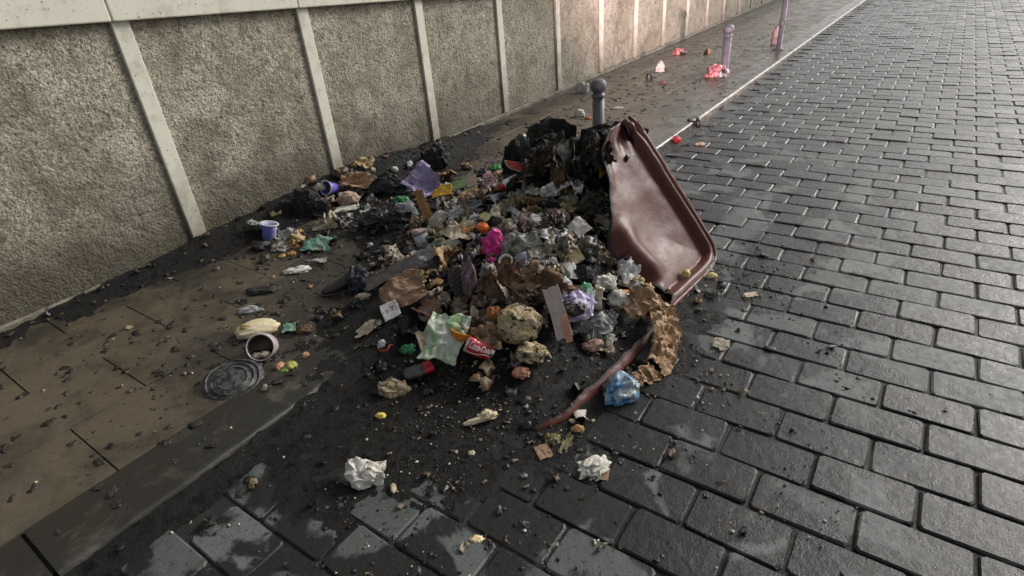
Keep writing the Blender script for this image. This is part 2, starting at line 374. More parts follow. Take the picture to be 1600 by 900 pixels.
# ------------------------------------------------------------------ setting: ground, road with pavers, kerb, sidewalk
V, F = box(-60, 120, -80, 80, -.30, -.12); kind(link('ground', mesh('ground', V, F, JOINT, False)), 'structure')
V, F = box(-2.5, 45, -9, KERB + .02, -.10, -.0095); road = kind(link('road', mesh('road', V, F, JOINT, False)), 'structure')
PX, PY = .174, .295
def paver_geo(seed):
    r = np.random.default_rng(seed); a, b = PX / 2 - .0045, PY / 2 - .0050
    c, bv, zb = .011, .0052, -.05
    def ring(ax, by, z, cc, j=0):
        pts = [(-ax + cc, -by), (ax - cc, -by), (ax, -by + cc), (ax, by - cc), (ax - cc, by), (-ax + cc, by), (-ax, by - cc), (-ax, -by + cc)]
        return [(x + r.normal(0, j), y + r.normal(0, j), z + r.normal(0, j * .3)) for x, y in pts]
    V = ring(a, b, zb, c) + ring(a, b, -bv, c, .0012) + ring(a - bv, b - bv, 0, c, .0015) + [(0, 0, .0012)]
    F = [[k, (k + 1) % 8, 8 + (k + 1) % 8, 8 + k] for k in range(8)] + [[8 + k, 8 + (k + 1) % 8, 16 + (k + 1) % 8, 16 + k] for k in range(8)] + [[16 + k, 16 + (k + 1) % 8, 24] for k in range(8)]
    return np.array(V), F
PG = [paver_geo(s) for s in range(8)]
PM = [mesh('paver', v, f, PAVER, False) for v, f in PG]
spots = []
for k in range(-18, 210):
    x = .844 + PX * (k + .5); off = (0 if k % 2 == 0 else .5) * PY
    for j in range(-40, 8):
        y = .91 + PY * (j + .5) + off
        if y + PY / 2 > KERB + .13 or y < -9: continue
        u, v, dd = proj((x, y, 0))
        vis = dd > .2 and -150 < u < 1750 and -60 < v < 1000
        spots.append((0 if (vis and y < KERB - .05) else 1, dd if dd > 0 else 99, x, y))
spots.sort()
bigV, bigF, tones, off = [], [], [], 0
for i, (_, dd, x, y) in enumerate(spots):
    r = nr.normal(size=5); rot = (r[0] * .010, r[1] * .010, r[2] * .011); z = r[3] * .0024; k = int(nr.integers(8)); fl = nr.random() < .5
    if y > KERB - .09: continue
    if i < 300:
        link('paver', PM[k], road, (x + r[4] * .0015, y, z), (rot[0], rot[1], rot[2] + (math.pi if fl else 0)))
    else:
        Vp = PG[k][0].copy(); Vp[:, 2] += Vp[:, 1] * rot[0] + Vp[:, 0] * rot[1] + z
        bigV.append(Vp + np.array([x, y, 0])); tones.append(nr.random()); bigF += [[q + off for q in f] for f in PG[k][1]]; off += 25
fp = kind(link('far_pavers', mesh('far_pavers', np.concatenate(bigV), bigF, PAVER, False), road), 'stuff')
fa = fp.data.color_attributes.new('tone', 'FLOAT_COLOR', 'POINT'); fa.data.foreach_set('color', np.repeat(np.repeat(np.array(tones, np.float32), 25)[:, None], 4, 1).ravel())
# kerb stones
V, F = box(-2.5, 45, KERB + .03, KERB + .27, -.1, SW - .012); kerb = kind(link('kerb', mesh('kerb', V, F, JOINT, False)), 'structure')
def kerb_geo(L):
    pr = []
    for a in np.linspace(0, 1, 6): pr.append((.028 - .028 * math.cos(a * math.pi / 2), SW - .028 + .028 * math.sin(a * math.pi / 2)))
    pr = [(0.0, -.08)] + pr + [(.272, SW), (.276, SW - .004), (.276, -.08)]
    n = len(pr); V = [(0, a, b) for a, b in pr] + [(L, a, b) for a, b in pr]
    return V, [[k, k + n, k + 1 + n, k + 1] for k in range(n - 1)] + [list(range(n)), list(range(n, 2 * n))[::-1]]
V, F = kerb_geo(1.408); km = mesh('kerb_stone', V, F, KERBM, False)
for k in range(-6, 28):
    link('kerb_stone', km, kerb, (5.71 + 1.42 * k + .006, KERB, nr.normal() * .0015), (0, 0, nr.normal() * .0012))
V, F = box(-2.5, 45, KERB + .28, 6.5, -.1, SW - .010); sidewalk = kind(link('sidewalk', mesh('sidewalk', V, F, JOINT, False)), 'structure')
V, F = box(.0028, .5972, .0028, .4172, -.05, 0, .0009); sm = mesh('slab', V, F, SLAB, False)
y0 = KERB + .280
rest = []
for i in range(-4, 70):
    for j in range(5):
        x = 6.03 + .6 * (i - 10) + (.0 if j % 2 else .3); y = y0 + .42 * j
        u, v, dd = proj((x + .3, y + .2, SW)); loc = (x, y, SW + nr.normal() * .0008)
        if dd > .2 and -200 < u < 1750 and -40 < v < 1000 and dd < 20: link('slab', sm, sidewalk, loc, (nr.normal() * .002, nr.normal() * .0015, 0))
        elif x > -2: rest.append(loc)
rv = np.concatenate([np.array(V) + np.array(l) for l in rest]); rf = [[q + 12 * k for q in f] for k in range(len(rest)) for f in F]
kind(link('far_slabs', mesh('far_slabs', rv, rf, SLAB, False), sidewalk), 'stuff')

# ------------------------------------------------------------------ wall
wall = tag(empty('boundary_wall', (2.77, 3.765, SW), (0, 0, math.atan(.024))), 'long roughcast boundary wall with cream pilasters and coping along the sidewalk', 'wall')
def topz(x): return 1.391 - .040 * (x - 2.38) - SW          # height of the coping's underside over the sidewalk
SP = 1.22
def panel_mesh(nx, nz, seed):
    x = np.linspace(.098, SP + .002, nx); z = np.linspace(-.04, 1.0, nz); X, Z = np.meshgrid(x, z); X, Z = X.ravel(), Z.ravel()
    q = P3(X * 1.0, Z * 1.35, seed)
    d = (fbm(q * 75, seed, 3) - .5) * .004 + (ridged(q * 20, seed + 3, 2) - .6) * .001 + (vn(q * 110, seed + 9) - .5) * .0035
    d -= .003 * ss(.60, .72, fbm(q * 34, seed + 7, 3))
    return mesh('render_panel', np.stack([X, -d, Z], 1), grid(nx, nz), RENDER, True)
fine = [panel_mesh(170, 190, 3), panel_mesh(170, 190, 8), panel_mesh(170, 190, 15)]; coarse = panel_mesh(50, 60, 21)
for k in range(-4, 26):
    x = SP * k; xw = 2.77 + x; h = max(topz(xw), .55) + .015
    p = link('render_panel', fine[k % 3] if -2 <= k < 5 else coarse, wall, (x, 0, 0)); p.scale = (1, 1, h)
    V, F = box(0, .098, -.022, .05, -.04, h + .06); V = np.array(V)
    o = link('pilaster', mesh('pilaster', V, F, CREAM, False), wall, (x, 0, 0)); b = o.modifiers.new('b', 'BEVEL'); b.width = .006; b.segments = 2
    a0, a1 = max(topz(xw), .55), max(topz(xw + SP), .55)
    V, F = box(.002, SP - .002, -.055, .24, 0, .15); V = np.array(V); V[:, 2] += a0 + (a1 - a0) * V[:, 0] / SP
    o = link('coping_stone', mesh('coping_stone', V, F, CREAM, False), wall, (x, 0, 0)); b = o.modifiers.new('b', 'BEVEL'); b.width = .008; b.segments = 2
V, F = box(-5.5, 32, .035, .2, -.1, .9); V = np.array(V)
V[:, 2] = np.where((V[:, 2] > 0) & (V[:, 0] > 0), .5, V[:, 2]); V[:, 2] = np.where((V[:, 2] > 0) & (V[:, 0] < 0), 1.2, V[:, 2])
link('core', mesh('core', V, F, RENDER, False), wall)
V, F = box(0, SP - .004, -.03, -.004, -.03, .035, .008); sk = mesh('skirting', V, F, mat('skirting_mortar', (.20, .18, .14), (.10, .09, .07), .9, .2, 12, .5), False)
for k in range(-4, 26): link('skirting', sk, wall, (SP * k, -.022, 0))

# ------------------------------------------------------------------ bollards and post
prof = [(.058, 0), (.058, .012), (.052, .02), (.0515, .40), (.053, .402), (.060, .408), (.060, .424), (.054, .430), (.047, .438), (.045, .447), (.052, .452), (.062, .462), (.070, .480), (.071, .498), (.068, .518), (.058, .537), (.042, .550), (.02, .556), (.001, .558)]
def bollard(x, y, lab):
    e = tag(empty('bollard', (x, y, SW)), lab, 'bollard', 'bollards along the kerb')
    V, F = lathe(prof[:4], 32); link('shaft', mesh('shaft', V, F, IRON), e)
    V, F = lathe(prof[4:10], 32); link('collar', mesh('collar', V, F, IRON), e)
    V, F = lathe(prof[9:], 32); link('ball_head', mesh('ball_head', V, F, IRON), e)
    return e
bollard(4.59, 2.335, 'grey iron bollard with ball head right behind the burnt heap')
bollard(8.318, 2.335, 'far grey bollard standing in pinkish light with red wrapper at foot')
post = tag(empty('sign_post', (10.01, 2.03, SW)), 'slim grey post at kerb, farthest upright up the street', 'post')
V, F = lathe([(.075, 0), (.075, .015), (.038, .03), (.036, 2.6), (.03, 2.61)], 20); link('shaft', mesh('shaft', V, F, IRON), post)
V, F = lathe([(.043, .0), (.045, .03), (.043, .06)], 20, False); link('clamp_band', mesh('clamp_band', V, F, IRON), post, (0, 0, .35))
# drain pipe end in the kerb
dp = tag(empty('drain_pipe', (5.60, KERB + .02, .045)), 'black drain pipe end sticking out of the kerb', 'pipe')
V, F = lathe([(.048, -.05), (.048, .06), (.040, .06), (.040, -.04), (.001, -.04)], 24, False); o = link('pipe', mesh('pipe', V, F, BLACKP), dp); o.rotation_euler = (math.pi / 2, 0, .5)
V, F = lathe([(.052, .03), (.054, .035), (.054, .06), (.049, .062)], 24, False); o = link('socket_ring', mesh('socket_ring', V, F, BLACKP), dp); o.rotation_euler = (math.pi / 2, 0, .5)

# ------------------------------------------------------------------ ash and charred heap
gx = np.arange(-1.2, 5.6, .0115); gy = np.arange(.25, 3.78, .0115); X, Y = np.meshgrid(gx, gy); T = thick(X, Y)
Z = sbase(Y) + T; lim = np.where(Y > KERB, SW, 0)
Vv = np.stack([X.ravel(), Y.ravel(), Z.ravel()], 1); Fg = grid(len(gx), len(gy)); ok = ((Z - lim).ravel()[Fg] > -.006).any(1); Fg = Fg[ok]
use = np.unique(Fg); mp = -np.ones(len(Vv), int); mp[use] = np.arange(len(use))
ash = kind(link('ash_and_char', mesh('ash_and_char', Vv[use], mp[Fg], CHAR, True)), 'stuff')
tag(ash, 'black wet ash and char spread under the burnt refuse', 'ash')
# ------------------------------------------------------------------ burnt container: one brown panel with its rim still stands, the rest melted
def lin(r, g, b, k=1.45):
    return tuple(min(.85, k * ((c / 255 + .055) / 1.055) ** 2.4 if c > 10 else k * c / 255 / 12.92) for c in (r, g, b))
C0 = np.array([2.96, .79, 0.0]); DX = np.array([-1.0, 0, 0]); DD = np.array([.05, .52, .74]); DD /= np.linalg.norm(DD)
NP = np.cross(DX, DD); NP /= np.linalg.norm(NP)
if NP @ (EYE - C0) < 0: NP = -NP
def onplane(px, py):
    d = R @ np.array([px - CX, py - CY, FPX]); t = ((C0 - EYE) @ NP) / (d @ NP); return EYE + t * d
def poly(pts, n):
    p = np.array([onplane(x, y) for x, y, _ in pts]); v = np.array([q[2] for q in pts]); t = np.linspace(0, 1, n) ** 1.25
    return np.stack([np.interp(t, v, p[:, k]) for k in range(3)], 1)
cont = tag(empty('waste_container', (2.6, 1.2, 0)), 'melted brown plastic waste container with one curved panel still standing', 'container')
def cpart(name, V, F, m, smooth=True):
    return link(name, mesh(name, np.asarray(V) - np.array([2.6, 1.2, 0]), F, m, smooth), cont)
NV, NU = 110, 70
Lp = poly([(1034, 497, 0), (1047, 473, .06), (1052, 458, .10), (1036, 436, .16), (1012, 410, .24), (990, 383, .33), (978, 352, .45), (972, 320, .55), (968, 285, .67), (963, 250, .80), (956, 222, .91), (961, 196, 1)], NV)
Rp = poly([(1106, 427, 0), (1114, 416, .035), (1118, 402, .08), (1114, 384, .14), (1100, 360, .24), (1077, 322, .38), (1052, 283, .54), (1022, 236, .74), (1003, 205, .88), (984, 181, 1)], NV)
for _ in range(3):
    Rp[1:-1] = .25 * Rp[:-2] + .5 * Rp[1:-1] + .25 * Rp[2:]; Lp[1:-1] = .25 * Lp[:-2] + .5 * Lp[1:-1] + .25 * Lp[2:]
u = 1 - (1 - np.linspace(0, 1, NU)) ** 1.6
W = np.linalg.norm(Rp - Lp, axis=1); G = Lp[:, None, :] + (Rp - Lp)[:, None, :] * u[None, :, None]
bot = (Rp[0] - Lp[0]) / np.linalg.norm(Rp[0] - Lp[0])
rel = G - Lp[0]; db = np.linalg.norm(rel - (rel @ bot)[..., None] * bot, axis=2)
dr = np.min(np.linalg.norm(G.reshape(-1, 1, 3) - Rp[None, ::2], axis=2), axis=1).reshape(NV, NU)
dl = (u[None, :]) * W[:, None]
rim = np.minimum(dr, db)
wob = fbm(G.reshape(-1, 3) * 7, 4, 3).reshape(NV, NU) - .5
scal = ss(.10, .35, W)[:, None]
dep = .050 * ss(.040, .066, rim) * (.35 + .65 * scal) + .030 * ss(.07, .34, rim) * scal - .012 * (ss(.0, .008, rim) - ss(.012, .02, rim))
dep += .006 * ss(.28, .40, db) * (1 - ss(.46, .60, db)) * ss(.08, .2, dr)          # pressed step across the panel
hz = G[:, :, 2]
curl = (1 - ss(.0, .10, dl)) * (1 - ss(.34, .46, hz)) * ss(.07, .14, hz)
dep += .075 * curl ** 1.3 - .022 * np.exp(-((dl - .12) / .05) ** 2) * (1 - ss(.30, .44, hz)) * ss(.10, .2, hz)
topf = ss(.58, .70, hz)
dep += topf * .007 * np.sin(dl * 55 + hz * 14) * scal + topf * .01
dep += .045 * wob * (.25 + .75 * (1 - ss(.0, .12, dl)))
G = G - NP * dep[..., None]
o = cpart('panel', G.reshape(-1, 3), grid(NU, NV), BROWN); burnattr(o, np.maximum(.9 * (1 - ss(.0, .055, dl)), .20 * ss(.78, .84, hz))); solid(o, .007, 1)
rimp = np.concatenate([Lp[:1] + (Rp[:1] - Lp[:1]) * k for k in (0, .25, .5, .75)] + [Rp[2::6]]) + NP * .004
V, F = ctube(rimp, np.stack([np.full(len(rimp), .011), np.full(len(rimp), .014)], 1), 3, .05, 12, 12, 6); cpart('rim', V, F, BROWN)
sb = [(1024, 512, .006), (1008, 541, .010), (985, 566, .012), (955, 596, .012), (922, 626, .010), (893, 651, .008), (862, 667, .006), (835, 674, .004), (806, 667, .002)]
sp_ = np.array([np.array(gz(*q)) for q in sb]); tt = np.linspace(0, 8, 110); base_l = np.stack([np.interp(tt, np.arange(9), sp_[:, k]) for k in range(3)], 1)
for _ in range(6): base_l[1:-1] = .25 * base_l[:-2] + .5 * base_l[1:-1] + .25 * base_l[2:]
wid = np.interp(tt, [0, 1, 2, 3, 4, 5, 6, 7, 8], [.018, .042, .054, .054, .048, .038, .030, .020, .005]) * (.84 + .36 * fbm(P3(tt * 2.2, tt * 0), 5, 3))
vv = np.linspace(0, 1, 12); bul = .005 * np.sin(vv * np.pi)
G2 = base_l[:, None, :] + wid[:, None, None] * vv[None, :, None] * np.array([.15, .60, .66])[None, None] + bul[None, :, None] * np.array([0, -.8, .3])[None, None]
G2 = G2.reshape(-1, 3); G2 += .009 * (np.stack([fbm(G2 * 14 + k * 7, 30 + k, 3) for k in range(3)], 1) - .5) * np.array([.6, 1.5, 1.2])
o = cpart('rim_strip', G2, grid(12, 110), BROWN); burnattr(o, np.repeat(.30 + .5 * ss(.78, 1, tt / 8) + .3 * (1 - ss(0, .1, tt / 8)), 12) + np.tile(.28 * ss(.6, 1, vv), 110)); solid(o, .005, 0)
def charred(cx, cy, rx, ry, hh, seed, z0=0.0, folds=7):
    th = np.linspace(0, 2 * np.pi, 220, endpoint=False); hv = np.linspace(0, 1, 90); TH, HV = np.meshgrid(th, hv); TH, HV = TH.ravel(), HV.ravel()
    q = np.stack([np.cos(TH) * folds * .5, np.sin(TH) * folds * .5, HV * 1.1 + seed], 1)
    f = ridged(q, seed, 4) - .6; f2 = fbm(np.stack([np.cos(TH) * 4, np.sin(TH) * 4, HV * 7 + seed], 1), seed + 3, 3) - .5
    top = ss(.80, 1, HV)
    r = (1.05 - .30 * HV) * (1 + .75 * f + .30 * f2) * (1 - top * .92)
    zt = hh * (.78 + .5 * (vn(np.stack([np.cos(TH) * 1.7, np.sin(TH) * 1.7, TH * 0 + seed], 1), seed + 2) - .3))
    z = z0 + zt * np.minimum(HV / .86, 1) - top * hh * (.10 + .25 * f) + .05 * f2
    V = np.stack([cx + rx * r * np.cos(TH), cy + ry * r * np.sin(TH), z], 1)
    V += .07 * (np.stack([crn(V * np.array([16, 16, 7]) + k * 9, seed + 80 + k, 3) for k in range(3)], 1) - .5) * np.array([1, 1, .7])
    i = np.arange(len(V)).reshape(90, 220); Fq = np.stack([i[:-1].ravel(), np.roll(i, -1, 1)[:-1].ravel(), np.roll(i, -1, 1)[1:].ravel(), i[1:].ravel()], 1)
    return V, Fq
V, F = charred(2.97, 1.64, .32, .33, .68, 5); cpart('charred_body', V, F, BURNT)
V, F = charred(3.01, 1.40, .19, .19, .68, 11, 0, 6); cpart('charred_corner', V, F, BURNT)
for j, (x, y, z, dx, dy, dz) in enumerate([(2.93, 1.80, .52, .36, .26, .13), (2.98, 1.62, .50, .26, .24, .12), (3.00, 1.42, .50, .18, .2, .11), (2.88, 2.02, .33, .30, .24, .28), (2.70, 1.88, .26, .30, .25, .22), (2.72, 1.55, .30, .24, .3, .24)]):
    V, F = crumple((dx, dy, dz), 70 + j, .45, 1.8, .3, 5); cpart('melted_fold', V + np.array([x, y, z]), F, BURNT)

SH = [mat('shred%d' % k, c, c2, .65, .35, 24, 1.0) for k, (c, c2) in enumerate([((.15, .085, .04), (.05, .032, .018)), ((.10, .085, .05), (.03, .026, .018)), ((.012, .012, .012), (.03, .026, .02)), ((.22, .17, .10), (.09, .06, .03))])]
for j in range(26):
    aa = math.radians(150 + 150 * (j / 25) + nr.normal() * 6); rr_ = .34 + nr.random() * .07; x, y = 2.97 + rr_ * math.cos(aa), 1.60 + rr_ * 1.05 * math.sin(aa)
    hh2 = .14 + .17 * nr.random(); V, F = sheetV(.05 + .09 * nr.random(), hh2, .07, 300 + j, 4.5, 30, .45, 0, .9)
    V[:, 1] -= V[:, 1].min(); Rm = Matrix.Rotation(math.atan2(y - 1.6, x - 2.97) + math.pi / 2, 3, 'Z') @ Matrix.Rotation(math.radians(70 + nr.normal() * 8), 3, 'X') @ Matrix.Rotation(nr.normal() * .2, 3, 'Z')
    z = float(surf(np.array([x]), np.array([y]))[0]) + nr.random() * .20 - .02
    V = V @ np.array(Rm).T + np.array([x, y, z]); o = cpart('hanging_shred', V, F, SH[[2, 0, 2, 1, 2, 0, 1, 3][j % 8]]); solid(o, .002)

# ------------------------------------------------------------------ refuse, each piece on the heap, the sidewalk or the road
def mpp(p): return (Vector(p) - Vector(EYE)).length / FPX
def rotz(V, deg):
    a = math.radians(deg); c, s = math.cos(a), math.sin(a); V = np.asarray(V, float).copy(); x, y = V[:, 0].copy(), V[:, 1].copy(); V[:, 0] = c * x - s * y; V[:, 1] = s * x + c * y; return V
SEED = [100]
def lump(name, label, cat, px, py, w_, h_, m, flat=.5, amp=.38, fr=2.2, warp=.25, rot=0, lift=0.0, sub=4, group=None):
    SEED[0] += 1; p = at(px, py + .33 * h_); k = mpp(p); wm = w_ * k; hm = h_ * k; wm *= 1.22; hm *= 1.22
    hz_ = max(hm * (1 - flat) * 1.0, .006); dp_ = max((hm - .82 * hz_) / .56, .35 * wm, .01)
    V, F = crumple((wm, dp_, hz_ * 1.1), SEED[0], amp, fr, warp, sub); V = rotz(V, rot) if rot else V
    o = link(name, mesh(name, V, F, m), None, p + Vector((0, 0, lift - .10 * hz_)), (0, 0, RIGHT)); return tag(o, label, cat, group)
def sheet(name, label, cat, px, py, w_, h_, m, tilt=15, rot=0, hh=.25, fr=3.0, torn=.16, curl=0.0, crease=.6, lift=0.0, yaw=0, n=34, group=None, th=.0012):
    SEED[0] += 1; p = at(px, py + h_ * .46); k = mpp(p); k *= 1.16; wm = w_ * k; dp_ = h_ * k / max(.3, math.sin(math.radians(33 + tilt)))
    V, F = sheetV(wm, dp_, hh * min(wm, dp_), SEED[0], fr, n, torn, curl, crease)
    if rot:
        V = rotz(V, rot); 
    V[:, 1] -= V[:, 1].min(); o = link(name, mesh(name, V, F, m), None, p + Vector((0, 0, lift + .002)), (math.radians(tilt), 0, RIGHT + math.radians(yaw))); solid(o, th)
    return tag(o, label, cat, group)
PAPER = lambda n, c, c2=None, soot=.12, **k: mat(n, c, c2, .78, soot, k.pop('scale', 22), k.pop('bump', .5), **k)
PLAS = lambda n, c, c2=None, soot=.06, rough=.3, **k: mat(n, c, c2, rough, soot, k.pop('scale', 22), k.pop('bump', .4), **k)
WHITE = PAPER('soiled_tissue', (.62, .60, .54), (.46, .43, .36), .10)
CREAMP = PAPER('cream_paper', (.55, .47, .34), (.38, .30, .19), .14)
KRAFT = PAPER('kraft_paper', (.40, .26, .145), (.27, .165, .088), .08, bump=.5)
WETKRAFT = PAPER('wet_kraft_paper', (.16, .085, .042), (.09, .048, .026), .20, bump=.8)
TAN = PAPER('tan_card', (.30, .19, .115), (.20, .125, .075), .16)
GREYP = PLAS('grey_film', (.24, .245, .23), (.14, .14, .13), .2, .28, alpha=.6)
CLEAR = PLAS('cloudy_film', (.50, .51, .50), (.34, .34, .33), .12, .18, alpha=.5)
BLACKBAG = PLAS('black_film', (.014, .014, .016), (.025, .026, .032), 0, .2, bump=.9)
LILAC = PAPER('lilac_cloth', (.34, .29, .46), (.25, .21, .34), .04)
PURPLE = PLAS('violet_film', (.34, .27, .52), (.60, .56, .64), .16, .3, scale=9)
PINK = PLAS('pink_film', (.70, .035, .28), (.45, .015, .17), .0, .3, bump=.7)
ORANGE = mat('orange_peel', (.72, .22, .012), (.62, .16, .010), .4, .0, 30, .3)
YELLOW = PLAS('yellow_pack', (.60, .36, .03), (.45, .24, .02), .08, .35)
GREEN = PLAS('green_film', (.03, .22, .07), (.02, .12, .04), .1, .3)
TEAL = PLAS('teal_film', (.12, .27, .23), (.16, .24, .17), .10, .4)
RED = PLAS('red_film', (.48, .015, .025), (.34, .012, .02), .05, .25)
BREAD = mat('bread', (.62, .55, .37), (.54, .45, .27), .8, .05, 14, .3)
BURNTBREAD = mat('burnt_bread', (.52, .43, .26), (.38, .28, .14), .85, .36, 20, .8)
OLIVE = mat('rotten_greens', (.13, .115, .035), (.085, .07, .025), .5, .1, 30, .7)
PEACH = PAPER('peach_scrap', (.55, .28, .18), (.42, .2, .12), .1)
BLUE = PLAS('blue_film', (.02, .18, .42), (.45, .50, .50), .14, .14, bump=.5)
BLUEW = PLAS('blue_white_pack', (.15, .15, .50), (.60, .60, .66), .02, .35, scale=9)
SHOE = mat('shoe_rubber', (.030, .024, .020), (.045, .034, .028), .45, 0, 20, .3)
# --- road in front
lump('crumpled_tissue', 'white crumpled tissue lying alone on wet road at lower left', 'tissue', 571, 733, 58, 46, WHITE, .40, .5, 2.0, .35, -18, sub=5)
lump('torn_tissue', 'white tissue with grey fringe on road below the brown rim strip', 'tissue', 927, 724, 46, 30, WHITE, .60, .5, 2.4, .3, 22, sub=5)
o = sheet('wood_splinter', 'flat pale and brown splinter touching the fringed tissue', 'splinter', 934, 748, 34, 11, TAN, 8, -14, .05, 2, .05)
sheet('mouldy_skin', 'olive mouldy peel on the paver near tip of brown strip', 'peel', 886, 695, 22, 28, OLIVE, 4, -30, .10, 4, .4)
lump('mouldy_clump', 'olive clump of rotten food beside the mouldy peel', 'food scrap', 864, 682, 24, 18, OLIVE, .6, .5, 3, .3)
sheet('brown_scrap', 'small square brown scrap on paver left of fringed tissue', 'scrap', 850, 714, 20, 15, TAN, 6, 20, .08, 2, .08)
lump('bread_bit', 'small orange brown food morsel just right of the strip tip', 'food scrap', 902, 668, 17, 13, mat('toast', (.60, .33, .14), None, .6, .04), .3, .3, 1.6, .2)
lump('pale_bit', 'tiny pale crumb touching the orange brown morsel', 'food scrap', 894, 657, 9, 8, BREAD, .3)
lump('yellow_chip', 'single yellow crescent chip on black ash left of centre', 'food scrap', 595, 648, 14, 10, mat('chip', (.68, .56, .10), None, .5, .0), .4, .2, 1.4, .2)
lump('pale_pellet', 'pale pellet on ash below and left of the bone', 'food scrap', 737, 707, 9, 9, BREAD, .3)
lump('kernel_scraps', 'orange and white crumbs between two pavers at bottom centre', 'food scrap', 746, 841, 20, 10, mat('rice', (.62, .42, .15), (.7, .62, .45), .6, 0, 60), .6, .5, 3)
sheet('pale_leaf_scrap', 'pale torn scrap lying on wet pavers right of the paper bag', 'scrap', 1132, 541, 24, 17, PAPER('leaf', (.34, .30, .22), (.28, .25, .17), .12), 5, -25, .10, 2.5, .2)
sheet('tan_flake', 'thin tan flake on the pavers level with lid corner', 'scrap', 1175, 462, 20, 7, CREAMP, 5, 5, .1)
# bone
e = tag(empty('chicken_bone', at(752, 658), (0, 0, RIGHT + math.radians(20))), 'pale gnawed chicken bone on the ash above the pavers', 'bone')
BONE = mat('bone', (.66, .58, .40), (.56, .46, .28), .5, .02, 40, .4)
V, F = crumple((.145, .030, .024), 33, .22, 2.2, .12, 5); V[:, 1] *= .6 + 9 * np.abs(V[:, 0]) ** 1.1; link('shaft', mesh('shaft', V, F, BONE), e)
V, F = crumple((.085, .052, .040), 31, .5, 2.4, .35, 5); link('gristle', mesh('gristle', V + np.array([.028, .004, .004]), F, BONE), e)
# --- brown strip side
arc = [at(*q) + Vector((0, 0, z)) for q, z in [((985, 492), .06), ((1012, 500), .09), ((1035, 520), .07), ((1038, 548), .05), ((1030, 574), .030), ((1012, 592), .025), ((1000, 596), .02)]]
c_ = np.mean([list(a) for a in arc], axis=0); c_[2] = 0
Vs_, Fs_, of = [], [], 0
for j in range(10):
    t = j / 9 * 6; i = min(int(t), 5); p = np.array(arc[i]) * (1 - t + i) + np.array(arc[i + 1]) * (t - i) - c_; k_ = [.9, 1.15, 1.1, 1.0, .85, .65, .5][min(6, round(t))]
    V, F = sheetV(.17 * k_, .15 * k_, .075 * k_, 400 + j, 2.7, 46, .18, -.7, .95); V[:, :2] -= V[:, :2].mean(0); V[:, 2] -= .02
    Rm = Matrix.Rotation(RIGHT + nr.normal() * .5, 3, 'Z') @ Matrix.Rotation(math.radians(25 + nr.normal() * 22), 3, 'X') @ Matrix.Rotation(math.radians(nr.normal() * 24), 3, 'Y') @ Matrix.Rotation(nr.random() * 6, 3, 'Z')
    V = V @ np.array(Rm).T + p + np.array([0, 0, -.012]); V[:, 2] = np.maximum(V[:, 2], .004 + .004 * vn(V * 50, 3)); Vs_.append(V); Fs_.append(F + of); of += len(V)
o = tag(link('paper_bag', mesh('paper_bag', np.concatenate(Vs_), np.concatenate(Fs_), KRAFT), None, c_), 'crumpled light brown paper bag bent around the end of brown strip', 'paper bag'); solid(o, .0012)
lump('brown_paper_wad', 'small brown paper wad at foot of the crumpled paper bag', 'paper', 992, 592, 24, 26, KRAFT, .3, .5, 2, .35)
lump('blue_bag', 'shiny blue and white plastic bag on road below the strip', 'bag', 971, 607, 50, 46, BLUE, .25, .22, 1.2, .25, 20, sub=5)
lump('grey_rag', 'dark grey soaked rag on road by the blue bag', 'rag', 955, 600, 24, 34, GREYP, .4, .5)
# --- carton and bag group
o = sheet('folded_carton', 'white folded carton standing on edge beside the burnt loaf', 'carton', 862, 503, 24, 76, PAPER('white_card', (.50, .43, .40), (.42, .33, .29), .04), 50, 30, .12, 1.8, .04, .35, .3, .02, -25)
o = sheet('carton_flap', 'brown inner flap of the folded white carton, upright', 'carton', 893, 524, 11, 38, mat('brown_card', (.20, .075, .035), None, .7, .02), 62, -8, .06, 1, .04, 0, .2, .02, 35)
o.location = o.location + (Vector(EYE) - o.location).normalized() * .07
lump('violet_bag', 'violet white and green plastic bag with scorched food in middle', 'bag', 901, 483, 54, 46, PURPLE, .25, .22, 1.3, .25, 10, .02, sub=5)
lump('green_pack_edge', 'shiny green wrapper edge on top of the violet bag', 'wrapper', 917, 474, 17, 16, PLAS('bright_green', (.05, .42, .14), (.5, .6, .5), 0, .2), .3, .3, 2, .3, -40, .09)
sheet('white_wrapper', 'white wrapper with green dots at right side of violet bag', 'wrapper', 923, 500, 13, 36, PLAS('white_green', (.70, .72, .72), (.45, .62, .48), .02, .3, scale=30), 55, -10, .25, 2, .12, 0, .5, .08)
lump('scorched_food', 'black glistening scorched food in front of violet bag', 'food', 893, 503, 40, 30, PLAS('black_food', (.020, .018, .018), (.06, .045, .035), .2, .2, bump=1.0), .35, .5, 2.8, .3, 0, .08)
sheet('white_corner', 'small white card corner behind the violet bag', 'card', 876, 462, 17, 20, WHITE, 55, 12, .15, 1, .05)
sheet('brown_hood', 'brown paper arching over the violet bag', 'paper', 906, 460, 36, 16, TAN, 50, -10, .4, 2, .1, -.5)
sheet('tan_packet', 'small upright tan packet right of the violet bag', 'packet', 934, 471, 14, 30, CREAMP, 60, -10, .12, 1.5, .06)
sheet('grey_leaf_sheet', 'grey translucent sheet slanting down left of the paper bag', 'film', 946, 505, 44, 46, GREYP, 35, -38, .18, 2, .25)
lump('pink_brown_wad', 'pinkish brown paper wad on ash below the violet bag', 'paper', 926, 536, 30, 20, PEACH if False else PAPER('pinkish', (.38, .25, .18), (.22, .14, .1), .15), .5, .5, 2.2)
sheet('white_sliver', 'white curled sliver on ash between wad and strip', 'scrap', 954, 537, 10, 22, WHITE, 40, -20, .3, 2, .1)
lump('stained_tissue', 'upper of two stained tissues left of the standing panel', 'tissue', 945, 440, 32, 30, WHITE, .35, .45, 2.2, .3)
